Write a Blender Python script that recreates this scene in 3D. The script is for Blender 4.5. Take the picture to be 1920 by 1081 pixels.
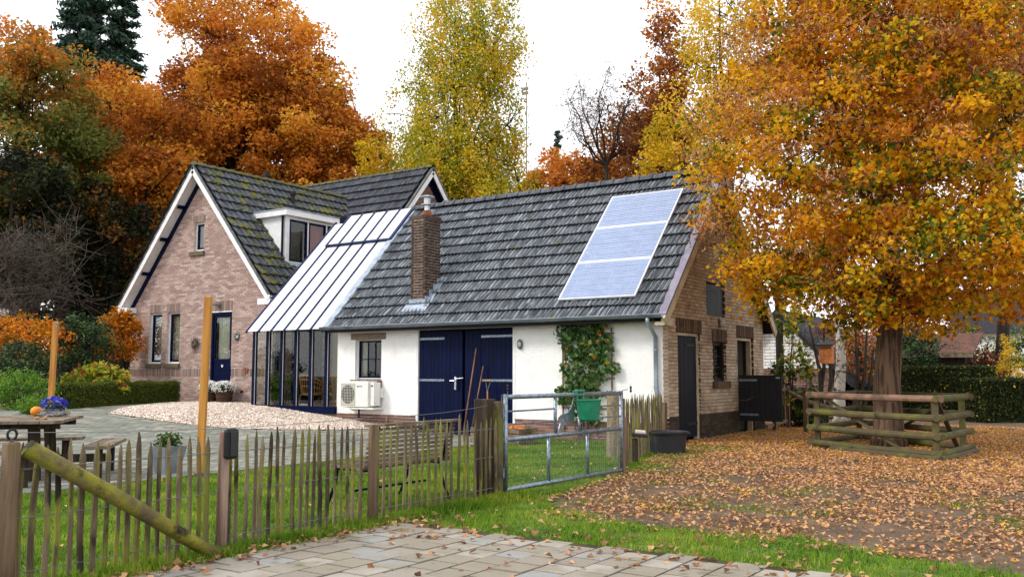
import bpy, bmesh, math, random
import numpy as np
from mathutils import Vector, Matrix

for o in list(bpy.data.objects):
    bpy.data.objects.remove(o)
rng = np.random.default_rng(11)
random.seed(11)
S = bpy.context.scene
COL = S.collection
R_ = math.radians

# ------------------------------------------------------------------ camera
FPX, HZ, CAMH = 1721.0, 701.0, 1.3          # focal length and horizon in photo pixels (1920 wide), eye height
PIT = math.atan((HZ - 540.5) / FPX)
AY = math.atan((2124 - 960) / (FPX / math.cos(PIT)))
Fv = np.array([-math.sin(AY) * math.cos(PIT), math.cos(AY) * math.cos(PIT), math.sin(PIT)])
Rv = np.array([math.cos(AY), math.sin(AY), 0.0])
Uv = np.cross(Rv, Fv)
CAM = np.array([0, 0, CAMH])
cd = bpy.data.cameras.new('camera')
cam = bpy.data.objects.new('camera', cd)
COL.objects.link(cam)
cd.sensor_width = 36.0
cd.lens = FPX / 1920 * 36
cd.clip_start = 0.05
cd.clip_end = 2000
cam.matrix_world = Matrix(((Rv[0], Uv[0], -Fv[0], 0), (Rv[1], Uv[1], -Fv[1], 0), (Rv[2], Uv[2], -Fv[2], CAMH), (0, 0, 0, 1)))
S.camera = cam

# ------------------------------------------------------------------ sky and sun (bright overcast)
SUN_DIR = Vector((-0.50, -0.62, 0.72)).normalized()      # towards the sun
w = bpy.data.worlds.new('World')
S.world = w
w.use_nodes = True
nt = w.node_tree
nt.nodes.clear()
sky = nt.nodes.new('ShaderNodeTexSky')
sky.sky_type = 'NISHITA'
sky.sun_disc = False
sky.sun_elevation = math.asin(SUN_DIR.z)
sky.sun_rotation = math.atan2(SUN_DIR.x, SUN_DIR.y)
sc = nt.nodes.new('ShaderNodeVectorMath'); sc.operation = 'SCALE'; sc.inputs['Scale'].default_value = 0.10
nt.links.new(sky.outputs['Color'], sc.inputs[0])
mx = nt.nodes.new('ShaderNodeMix'); mx.data_type = 'RGBA'
mx.inputs['Factor'].default_value = 0.86                 # closed cloud cover over the clear sky
nt.links.new(sc.outputs[0], mx.inputs['A'])
mx.inputs['B'].default_value = (1.09, 1.10, 1.13, 1)
bg = nt.nodes.new('ShaderNodeBackground')
bg.inputs['Strength'].default_value = 1.0
wo = nt.nodes.new('ShaderNodeOutputWorld')
nt.links.new(mx.outputs['Result'], bg.inputs['Color'])
nt.links.new(bg.outputs[0], wo.inputs['Surface'])
sl = bpy.data.lights.new('sun', 'SUN')
sl.energy = 1.5
sl.angle = R_(14)
sl.color = (1.0, 0.95, 0.88)
so = bpy.data.objects.new('sun', sl)
so.rotation_euler = SUN_DIR.to_track_quat('Z', 'Y').to_euler()
so.location = (0, 0, 40)
COL.objects.link(so)
vs = S.view_settings
vs.view_transform = 'Standard'
vs.look = 'None'
vs.exposure = 0.62
vs.gamma = 1.0
vs.use_curve_mapping = False

# ------------------------------------------------------------------ photo pixel -> place
def ray(px, py):
    return Fv + Rv * (px - 960) / FPX + Uv * (540.5 - py) / FPX
def onz(px, py, z=0.0):
    d = ray(px, py); return CAM + d * (z - CAMH) / d[2]
def ony(px, py, Y):
    d = ray(px, py); return CAM + d * Y / d[1]
def onx(px, py, X):
    d = ray(px, py); return CAM + d * X / d[0]
def onplane(px, py, n, p0):
    d = ray(px, py); n = np.array(n, float); return CAM + d * ((np.array(p0) - CAM) @ n) / (d @ n)
def sstep(a, b, x):
    t = np.clip((np.asarray(x, float) - a) / (b - a), 0, 1); return t * t * (3 - 2 * t)
def zg(x, y=0):                                            # the garden rises towards the house
    return 0.5 * sstep(-11.8, -19.5, x)
def ong(px, py, dz=0.0):
    z = 0.0
    for i in range(60):
        p = onz(px, py, z + dz); z = z * .6 + .4 * float(zg(p[0]))
    p[2] = float(zg(p[0])) + dz
    return p
def far(px, d, z=None):                                    # a place at depth d seen at column px
    fh = FPX / math.cos(PIT)
    p = np.array([-math.sin(AY), math.cos(AY), 0]) * d + Rv * (px - 960) / fh * d
    p[2] = float(zg(p[0])) if z is None else z
    return p
def zat(py, d):                                            # height of row py at depth d (centre column)
    return CAMH + d * math.tan(PIT + math.atan((540.5 - py) / FPX))

# ------------------------------------------------------------------ materials
def lin(r, g, b):
    f = lambda c: (c / 255 / 12.92) if c / 255 <= .04045 else ((c / 255 + .055) / 1.055) ** 2.4
    return (f(r), f(g), f(b), 1)
class NT:
    def __init__(s, name):
        s.m = bpy.data.materials.new(name); s.m.use_nodes = True
        s.t = s.m.node_tree; s.t.nodes.clear()
    def n(s, typ, **kw):
        n = s.t.nodes.new('ShaderNode' + typ)
        for k, v in kw.items():
            if hasattr(n, k): setattr(n, k, v)
            else: n.inputs[k.replace('_', ' ')].default_value = v
        return n
    def l(s, a, b): s.t.links.new(a, b)
def val(t, op, a, b):
    n = t.n('Math', operation=op)
    for i, x in enumerate((a, b)):
        if x is None: continue
        if isinstance(x, (int, float)): n.inputs[i].default_value = x
        else: t.l(x, n.inputs[i])
    return n.outputs[0]
def rand01(t):
    oi = t.n('ObjectInfo'); g = t.n('NewGeometry')
    return val(t, 'FRACT', val(t, 'ADD', oi.outputs['Random'], g.outputs['Random Per Island']), None)
def mixc(t, f, a, b, blend='MIX'):
    m = t.n('Mix', data_type='RGBA', blend_type=blend)
    for s_, x in (('Factor', f), ('A', a), ('B', b)):
        i = m.inputs[s_] if s_ == 'Factor' else [k for k in m.inputs if k.name == s_ and k.type == 'RGBA'][0]
        if isinstance(x, (tuple, list, float, int)): i.default_value = x
        else: t.l(x, i)
    return [k for k in m.outputs if k.type == 'RGBA'][0]
def noise(t, scale, detail=4, stretch=(1, 1, 1), off=0.0, rough=.6):
    g = t.n('NewGeometry')
    mp = t.n('Mapping'); mp.inputs['Scale'].default_value = stretch; mp.inputs['Location'].default_value = (off, off * .7, off * 1.3)
    t.l(g.outputs['Position'], mp.inputs['Vector'])
    nz = t.n('TexNoise', Scale=scale, Detail=detail, Roughness=rough)
    t.l(mp.outputs[0], nz.inputs['Vector'])
    return nz.outputs['Fac']
def step(t, x, a, b):
    n = t.n('MapRange', interpolation_type='SMOOTHSTEP')
    t.l(x, n.inputs['Value']); n.inputs['From Min'].default_value = a; n.inputs['From Max'].default_value = b
    return n.outputs[0]
def mat(name, col, col2=None, rough=.75, metal=0., nscale=6., nlo=.35, nhi=.65, rand=0., hue=0., bump=0., bscale=60., spec=.4,
        stretch=(1, 1, 1), extra=(), coat=0., palette=None):
    t = NT(name)
    b = t.n('BsdfPrincipled', Roughness=rough, Metallic=metal)
    b.inputs['Specular IOR Level'].default_value = spec
    b.inputs['Coat Weight'].default_value = coat
    c = col
    if palette:
        r = t.n('ValToRGB'); r.color_ramp.interpolation = 'CONSTANT'
        while len(r.color_ramp.elements) < len(palette): r.color_ramp.elements.new(.5)
        for i, pc in enumerate(palette):
            r.color_ramp.elements[i].position = i / len(palette); r.color_ramp.elements[i].color = pc
        t.l(rand01(t), r.inputs[0]); c = r.outputs[0]
    if col2 is not None:
        c = mixc(t, step(t, noise(t, nscale, 5, stretch), nlo, nhi), c, col2)
    for (c3, sc3, lo, hi, st3) in extra:
        c = mixc(t, step(t, noise(t, sc3, 5, st3, 7.3 + sc3), lo, hi), c, c3)
    if rand or hue:
        h = t.n('HueSaturation'); r = rand01(t)
        t.l(val(t, 'MULTIPLY_ADD', r, rand * 2) if False else val(t, 'ADD', val(t, 'MULTIPLY', r, rand * 2), 1 - rand), h.inputs['Value'])
        if hue:
            r2 = val(t, 'FRACT', val(t, 'MULTIPLY', r, 7.13), None)
            t.l(val(t, 'ADD', val(t, 'MULTIPLY', r2, hue * 2), .5 - hue), h.inputs['Hue'])
        if isinstance(c, tuple): h.inputs['Color'].default_value = c
        else: t.l(c, h.inputs['Color'])
        c = h.outputs[0]
    if isinstance(c, tuple): b.inputs['Base Color'].default_value = c
    else: t.l(c, b.inputs['Base Color'])
    if bump:
        bp = t.n('Bump', Strength=bump, Distance=.02)
        t.l(noise(t, bscale, 4, stretch), bp.inputs['Height']); t.l(bp.outputs[0], b.inputs['Normal'])
    o = t.n('OutputMaterial'); t.l(b.outputs[0], o.inputs['Surface'])
    return t.m
def leafmat(name, stops, trans=.35, rough=.6):
    t = NT(name)
    a = t.n('Attribute', attribute_name='rnd')
    r = t.n('ValToRGB')
    while len(r.color_ramp.elements) < len(stops): r.color_ramp.elements.new(.5)
    for e, (p, c) in zip(r.color_ramp.elements, stops): e.position = p; e.color = c
    t.l(a.outputs['Fac'], r.inputs[0])
    b = t.n('BsdfPrincipled', Roughness=rough); b.inputs['Specular IOR Level'].default_value = .25
    t.l(r.outputs[0], b.inputs['Base Color'])
    tr = t.n('BsdfTranslucent'); t.l(r.outputs[0], tr.inputs['Color'])
    m = t.n('MixShader'); m.inputs[0].default_value = trans
    t.l(b.outputs[0], m.inputs[1]); t.l(tr.outputs[0], m.inputs[2])
    o = t.n('OutputMaterial'); t.l(m.outputs[0], o.inputs['Surface'])
    return t.m
def glassmat(name, tint=(.90, .93, .92, 1), refl=.03):
    t = NT(name)
    tr = t.n('BsdfTransparent', Color=tint); gl = t.n('BsdfGlossy', Roughness=.01)
    lw = t.n('LayerWeight', Blend=.18)
    f = val(t, 'ADD', val(t, 'MULTIPLY', lw.outputs['Fresnel'], .75), refl)
    f = val(t, 'MINIMUM', f, .9)
    m = t.n('MixShader'); t.l(f, m.inputs[0]); t.l(tr.outputs[0], m.inputs[1]); t.l(gl.outputs[0], m.inputs[2])
    o = t.n('OutputMaterial'); t.l(m.outputs[0], o.inputs['Surface'])
    return t.m

M = {}
M['housebrick'] = mat('house_brick', None, lin(160, 134, 124), palette=[lin(182, 156, 144), lin(168, 142, 130), lin(192, 170, 158), lin(154, 126, 118), lin(178, 152, 144), lin(142, 116, 110)],
                      nscale=3, nlo=.45, nhi=.75, rand=.08, bump=.4, bscale=90, rough=.9)
M['housemortar'] = mat('house_mortar', lin(206, 198, 190), lin(190, 180, 172), rough=.95, bump=.3)
M['soldier'] = mat('soldier_brick', None, palette=[lin(140, 118, 108), lin(126, 104, 96), lin(150, 130, 120)], rand=.1, bump=.3, rough=.9)
M['darkbrick'] = mat('dark_brick', None, lin(50, 40, 30), palette=[lin(92, 70, 52), lin(104, 80, 58), lin(80, 60, 46), lin(112, 90, 70)], nscale=5, nlo=.5, nhi=.8, rand=.15, bump=.4, rough=.92)
M['gablebrick'] = mat('gable_brick', None, lin(128, 110, 88), palette=[lin(200, 180, 156), lin(190, 168, 142), lin(208, 190, 168), lin(180, 158, 132), lin(194, 170, 144)],
                      nscale=2.5, nlo=.5, nhi=.8, rand=.08, bump=.5, bscale=80, rough=.92)
M['gablemortar'] = mat('gable_mortar', lin(84, 70, 56), lin(60, 50, 40), rough=.95)
M['tarbrick'] = mat('tarred_brick', None, lin(62, 62, 34), palette=[lin(66, 50, 38), lin(54, 42, 34), lin(76, 60, 46)], nscale=4, nlo=.45, nhi=.7, rand=.15, bump=.5, rough=.92)
M['whitebrick'] = mat('white_painted_brick', lin(244, 243, 241), lin(238, 237, 234), nscale=4, rand=.015, bump=.25, bscale=70, rough=.7,
                      extra=[(lin(222, 218, 210), 1.3, .62, .8, (1, 1, .5)), (lin(214, 208, 198), 1.6, .66, .78, (5, 5, .35))])
M['whitemortar'] = mat('white_painted_joint', lin(240, 239, 236), rough=.8)
M['plinthbrick'] = mat('plinth_brick', None, lin(96, 78, 70), palette=[lin(128, 92, 78), lin(116, 84, 72), lin(140, 104, 90), lin(106, 78, 70)], nscale=5, nlo=.5, nhi=.8, rand=.1, bump=.4, rough=.92)
M['plinthmortar'] = mat('plinth_mortar', lin(190, 180, 170), rough=.95)
M['chimbrick'] = mat('chimney_brick', None, lin(56, 44, 36), palette=[lin(80, 62, 52), lin(68, 52, 44), lin(90, 70, 60), lin(58, 46, 40)], nscale=6, nlo=.4, nhi=.75, rand=.12, bump=.5, rough=.92,
                     extra=[(lin(118, 112, 44), 9, .66, .74, (1, 1, 1))])
M['chimmortar'] = mat('chimney_mortar', lin(184, 172, 160), lin(140, 126, 114), rough=.95)
def tilemat(name, axis, base, dark, light, moss, mosslo, mosshi, period, off):
    st = (14, 1.2, 1.2) if axis == 'x' else (1.2, 14, 1.2)
    t = NT(name); b = t.n('BsdfPrincipled', Roughness=.75); b.inputs['Specular IOR Level'].default_value = .35
    r = rand01(t); g = t.n('NewGeometry')
    cb_ = t.n('CombineXYZ'); t.l(val(t, 'MULTIPLY', r, 41.0), cb_.inputs[0]); t.l(val(t, 'MULTIPLY', r, 17.0), cb_.inputs[1]); t.l(val(t, 'MULTIPLY', r, 29.0), cb_.inputs[2])
    def nz_(sc, stt, perpiece=True, det=5):
        mp = t.n('Mapping'); mp.inputs['Scale'].default_value = stt; t.l(g.outputs['Position'], mp.inputs['Vector'])
        n = t.n('TexNoise', Scale=sc, Detail=det, Roughness=.65)
        if perpiece:
            ad = t.n('VectorMath', operation='ADD'); t.l(mp.outputs[0], ad.inputs[0]); t.l(cb_.outputs[0], ad.inputs[1]); t.l(ad.outputs[0], n.inputs['Vector'])
        else: t.l(mp.outputs[0], n.inputs['Vector'])
        return n.outputs['Fac']
    c = mixc(t, step(t, nz_(1.3, st), .40, .62), base, dark)
    c = mixc(t, step(t, nz_(1.9, st), .50, .66), c, light)
    sp = t.n('SeparateXYZ'); t.l(g.outputs['Position'], sp.inputs[0])             # dark tone along the troughs of the profile
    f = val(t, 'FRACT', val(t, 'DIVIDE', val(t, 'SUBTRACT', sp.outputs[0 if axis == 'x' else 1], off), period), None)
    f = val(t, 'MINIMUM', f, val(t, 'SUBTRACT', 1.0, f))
    trough_dark = val(t, 'MULTIPLY', val(t, 'SUBTRACT', 1.0, step(t, f, .04, .24)), .75)
    c = mixc(t, trough_dark, c, dark)
    c = mixc(t, step(t, nz_(2.3, (1, 1, 1), False), mosslo, mosshi), c, moss)
    h = t.n('HueSaturation'); t.l(val(t, 'ADD', val(t, 'MULTIPLY', r, .16), .92), h.inputs['Value']); t.l(c, h.inputs['Color'])
    t.l(h.outputs[0], b.inputs['Base Color'])
    bp = t.n('Bump', Strength=.3, Distance=.01); t.l(nz_(30, (1, 1, 1)), bp.inputs['Height']); t.l(bp.outputs[0], b.inputs['Normal'])
    o = t.n('OutputMaterial'); t.l(b.outputs[0], o.inputs['Surface']); return t.m
M['shedtile'] = tilemat('shed_roof_tile', 'x', lin(112, 117, 124), lin(50, 54, 58), lin(158, 166, 176), lin(84, 86, 40), .63, .70, ((-7.13 + 15.70 - .1) / 39) / 2, -15.68)
M['housetile'] = tilemat('house_roof_tile', 'y', lin(76, 80, 88), lin(42, 44, 50), lin(112, 118, 128), lin(98, 96, 34), .52, .62, .225, 16.56)
M['wingtile'] = tilemat('wing_roof_tile', 'x', lin(74, 76, 84), lin(40, 42, 48), lin(104, 108, 118), lin(98, 96, 34), .74, .8, .1075, -25.8)
M['ridgetile'] = mat('ridge_tile', lin(98, 102, 110), lin(66, 70, 76), nscale=7, rand=.1, rough=.8, bump=.3)
M['mossyridge'] = mat('mossy_ridge_tile', lin(84, 84, 80), lin(100, 98, 44), nscale=7, nlo=.4, nhi=.6, rand=.1, rough=.9, bump=.6)
M['moss'] = mat('moss', lin(112, 112, 34), lin(70, 76, 24), nscale=14, rough=1, bump=1, rand=.2)
M['underroof'] = mat('roof_deck', lin(40, 40, 42), rough=.95)
M['white'] = mat('white_paint', lin(236, 236, 236), lin(222, 222, 222), nscale=5, rough=.5)
M['cream'] = mat('cream_paint', lin(212, 200, 172), lin(188, 172, 140), nscale=5, rough=.6)
M['navy'] = mat('navy_paint', lin(3, 16, 56), lin(3, 11, 40), nscale=3, stretch=(3, 3, .5), rough=.5, rand=.05, spec=.10)
M['navydark'] = mat('weathered_navy_paint', lin(14, 18, 36), lin(8, 10, 20), nscale=3, spec=.15, rough=.6, stretch=(1, 1, .3))
M['black'] = mat('black_paint', lin(20, 20, 22), lin(12, 12, 14), rough=.6)
M['rubber'] = mat('black_rubber', lin(38, 38, 42), lin(62, 60, 52), nscale=5, nlo=.5, nhi=.75, rough=.55)
M['zinc'] = mat('zinc', lin(164, 174, 186), lin(138, 148, 160), nscale=3, rough=.45, metal=.5)
M['gutterzinc'] = mat('dark_gutter_zinc', lin(122, 132, 142), lin(96, 106, 116), nscale=3, rough=.5, metal=.25)  # darker, duller zinc for the gutter
M['lead'] = mat('lead_flashing', lin(168, 180, 194), lin(136, 148, 164), nscale=4, rough=.55, metal=.2)
M['verge'] = mat('grey_verge_board', lin(142, 136, 152), lin(120, 116, 132), nscale=4, rough=.55)
M['galv'] = mat('galvanised_steel', lin(150, 162, 174), lin(112, 124, 136), nscale=22, rough=.42, metal=.75, bump=.1)
M['steel'] = mat('bright_steel', lin(205, 208, 212), lin(170, 174, 178), nscale=9, rough=.3, metal=.85)
M['terracotta'] = mat('terracotta', lin(160, 92, 60), lin(130, 70, 46), rough=.85)
M['stone'] = mat('grey_tan_stone', lin(150, 136, 112), lin(112, 100, 82), nscale=30, rough=.95, bump=.5)
M['sill'] = mat('mossy_sill', lin(112, 98, 80), lin(92, 84, 54), nscale=9, rough=.95, bump=.5)
M['wood_new'] = mat('new_yellow_timber', lin(196, 138, 62), lin(168, 108, 42), nscale=2.2, stretch=(9, 9, .6), rough=.7, rand=.06, extra=[(lin(110, 66, 26), 6, .70, .74, (1, 1, 1))])
M['wood_grey'] = mat('weathered_timber', lin(138, 124, 104), lin(92, 80, 64), nscale=2.5, stretch=(3, 3, 3), rough=.9, rand=.15, bump=.5, bscale=30)
M['wood_dark'] = mat('dark_wet_timber', lin(70, 54, 38), lin(38, 28, 20), nscale=3, stretch=(6, 6, .6), rough=.85, bump=.8, bscale=12)
M['picket'] = mat('chestnut_picket', lin(122, 108, 84), lin(76, 64, 48), nscale=2.2, nlo=.35, nhi=.65, stretch=(7, 7, .9), rough=.92, rand=.22, hue=.015, bump=.7, bscale=9,
                  extra=[(lin(124, 122, 48), 5, .46, .64, (1, 1, .5)), (lin(40, 34, 26), 4, .55, .68, (1, 1, .4))])
M['mosslog'] = mat('mossy_brace_log', lin(96, 84, 60), lin(128, 124, 40), nscale=2.6, nlo=.40, nhi=.58, rough=.95, bump=.9, bscale=16, extra=[(lin(50, 42, 30), 4, .56, .68, (1, 1, 1)), (lin(150, 144, 52), 9, .62, .72, (1, 1, 1))])
M['post'] = mat('fence_post_wood', lin(128, 106, 82), lin(84, 66, 50), nscale=2, stretch=(8, 8, .5), rough=.9, rand=.12, bump=.6, bscale=9,
                extra=[(lin(104, 104, 40), 5, .62, .72, (1, 1, 1))])
M['pinkpost'] = mat('greyed_pink_post', lin(160, 138, 122), lin(120, 90, 78), nscale=2.4, stretch=(8, 8, .5), rough=.9, bump=.5, bscale=9)
M['mossrail'] = mat('mossy_rail', lin(84, 74, 52), lin(96, 98, 42), nscale=3.5, nlo=.45, nhi=.68, rough=.95, rand=.15, bump=.7, bscale=14,
                    extra=[(lin(52, 46, 32), 4, .58, .7, (1, 1, 1))])
M['redrail'] = mat('reddish_rail', lin(140, 110, 92), lin(98, 78, 64), nscale=5, rough=.92, rand=.08, bump=.5, bscale=14)
M['bark'] = mat('linden_bark', lin(116, 92, 72), lin(66, 50, 38), nscale=3, nlo=.4, nhi=.6, stretch=(6, 6, .6), rough=.95, bump=1.2, bscale=5)
M['darkbark'] = mat('dark_bark', lin(58, 48, 40), lin(34, 28, 24), nscale=3, stretch=(4, 4, .7), rough=.95, bump=.6)
M['birchbark'] = mat('birch_bark', lin(206, 198, 186), lin(58, 48, 42), nscale=3.4, nlo=.52, nhi=.60, stretch=(1, 1, 2.2), rough=.8, bump=.3)
M['twig'] = mat('grey_twig', lin(96, 86, 76), lin(66, 58, 50), rough=.9)
M['wicker'] = mat('wicker', lin(196, 146, 86), lin(150, 104, 54), nscale=40, rough=.7, rand=.1)
M['basket'] = mat('brown_basket', lin(96, 72, 54), lin(60, 44, 34), nscale=50, stretch=(1, 1, 3), rough=.85, bump=1, bscale=60)
M['acwhite'] = mat('ac_enamel', lin(230, 230, 224), lin(220, 220, 214), rough=.4)
M['acdark'] = mat('ac_fan_dark', lin(70, 72, 72), lin(50, 52, 54), rough=.5)
M['acgrille'] = mat('ac_grille', lin(208, 206, 192), rough=.5)
M['cyan'] = mat('blue_logo_print', lin(0, 150, 210), rough=.5)
M['ink'] = mat('dark_print', lin(30, 44, 70), rough=.5)
M['buckgreen'] = mat('green_plastic', lin(14, 122, 92), lin(40, 140, 96), nscale=7, nlo=.45, nhi=.7, rough=.45)
M['cell'] = mat('solar_cell', lin(92, 114, 160), lin(116, 136, 174), nscale=4, stretch=(1, 12, 12), rough=.14, rand=.08, coat=1.0, spec=.7)
M['backsheet'] = mat('solar_backsheet', lin(206, 216, 232), rough=.3)
M['alu'] = mat('aluminium_frame', lin(226, 228, 232), rough=.35, metal=.3)
def opal(name):
    t = NT(name); b = t.n('BsdfPrincipled', Roughness=.22); b.inputs['Base Color'].default_value = lin(244, 246, 249); tr = t.n('BsdfTranslucent', Color=lin(244, 246, 249))
    m = t.n('MixShader'); m.inputs[0].default_value = .30; t.l(b.outputs[0], m.inputs[1]); t.l(tr.outputs[0], m.inputs[2]); o = t.n('OutputMaterial'); t.l(m.outputs[0], o.inputs['Surface']); return t.m
M['roofwhite'] = opal('opal_roof_panel')
M['barblue'] = mat('glazing_bar_blue', lin(14, 34, 84), lin(10, 26, 66), rough=.4, spec=.2)
M['glass'] = glassmat('window_glass')
M['darkglass'] = mat('dark_reflecting_pane', lin(40, 48, 52), rough=.03, spec=.9)
M['redcurtain'] = mat('red_curtain', lin(170, 24, 24), lin(110, 10, 14), nscale=6, stretch=(4, 4, .5), rough=.8)
M['curtain'] = mat('pale_curtain', lin(206, 200, 182), lin(176, 168, 148), nscale=4, stretch=(7, 7, .3), rough=.9)
M['interior'] = mat('room_wall', lin(206, 198, 178), rough=.9)
M['darkroom'] = mat('dark_room', lin(38, 36, 34), rough=.95)
M['tilefloor'] = mat('red_floor', lin(120, 60, 44), lin(96, 48, 36), rough=.6)
M['slate'] = mat('slate_plaque', lin(44, 52, 54), rough=.6)
M['whiteprint'] = mat('white_print', lin(240, 240, 240), rough=.6)
M['orangewood'] = mat('fresh_split_wood', lin(210, 140, 84), lin(180, 98, 50), nscale=12, rough=.85, rand=.18)
M['handle'] = mat('tool_handle', lin(138, 96, 72), lin(104, 70, 50), nscale=5, rough=.6)
M['potgrey'] = mat('zinc_grey_pot', lin(132, 142, 152), lin(108, 118, 128), nscale=5, rough=.6)
M['pumpkin'] = mat('pumpkin_skin', lin(232, 148, 24), lin(214, 118, 14), nscale=9, rough=.5)
M['wreath'] = mat('grey_wicker_wreath', lin(168, 164, 160), lin(110, 104, 100), nscale=40, rough=.9)
M['pebble'] = mat('pale_pebble', None, palette=[lin(206, 188, 172), lin(222, 208, 194), lin(190, 168, 150), lin(232, 222, 212), lin(178, 158, 142)], rand=.12, rough=.85)
M['gravelbed'] = mat('gravel_bed', lin(176, 150, 130), lin(120, 100, 84), nscale=40, rough=.95)
M['klinker'] = mat('grey_klinker', None, lin(120, 124, 112), palette=[lin(138, 138, 126), lin(120, 122, 112), lin(150, 146, 134), lin(104, 106, 98)], nscale=1.4, nlo=.45, nhi=.7, rand=.12, rough=.9, bump=.3)
M['patiobed'] = mat('patio_joint', lin(58, 62, 40), lin(48, 56, 28), nscale=5, rough=.95)
M['paver'] = mat('concrete_paver', None, lin(134, 126, 110), palette=[lin(150, 142, 130), lin(142, 133, 119), lin(158, 151, 141), lin(132, 124, 112), lin(138, 138, 136)], nscale=3, nlo=.4, nhi=.7, rand=.08, bump=.35, bscale=50, rough=.92,
                  extra=[(lin(98, 92, 60), 2.2, .58, .74, (1, 1, 1)), (lin(84, 74, 58), 14, .66, .76, (1, 1, 1))])
M['paverbed'] = mat('mossy_joint', lin(66, 62, 24), lin(46, 38, 24), nscale=9, rough=.95)
M['soil'] = mat('paddock_soil', lin(106, 86, 66), lin(82, 66, 50), nscale=2.2, nlo=.35, nhi=.65, rough=.97, bump=.8, bscale=14, extra=[(lin(74, 56, 44), .6, .58, .72, (1, 1, 1)), (lin(146, 118, 94), 26, .62, .72, (1, 1, 1))])
M['lawn'] = mat('lawn_soil', lin(96, 122, 30), lin(62, 84, 20), nscale=3, rough=.97, bump=.8, bscale=30)
M['concrete'] = mat('path_concrete', lin(150, 142, 130), lin(124, 120, 106), nscale=3, rough=.92, bump=.3)
M['hedgecore'] = mat('hedge_core', lin(30, 36, 16), rough=1)
M['roofdark'] = mat('neighbour_roof', lin(40, 40, 48), lin(30, 30, 36), nscale=3, rough=.8, stretch=(8, 1, 1))
M['roofbrown'] = mat('leafy_roof', lin(120, 76, 56), lin(70, 52, 48), nscale=7, nlo=.45, nhi=.6, rough=.9)
M['salt'] = mat('salt_lick', lin(226, 206, 196), rough=.7)
M['plasticblue'] = mat('pale_blue_plastic', lin(150, 184, 206), rough=.3)
M['wire'] = mat('fence_wire', lin(128, 130, 132), rough=.5, metal=.6)
M['cable'] = mat('black_cable', lin(24, 24, 24), rough=.6)
M['lampglass'] = mat('lamp_glass', lin(206, 210, 206), rough=.15, spec=.7)
M['greymetal'] = mat('grey_metal', lin(110, 112, 112), lin(80, 82, 82), rough=.5, metal=.4)

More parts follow.
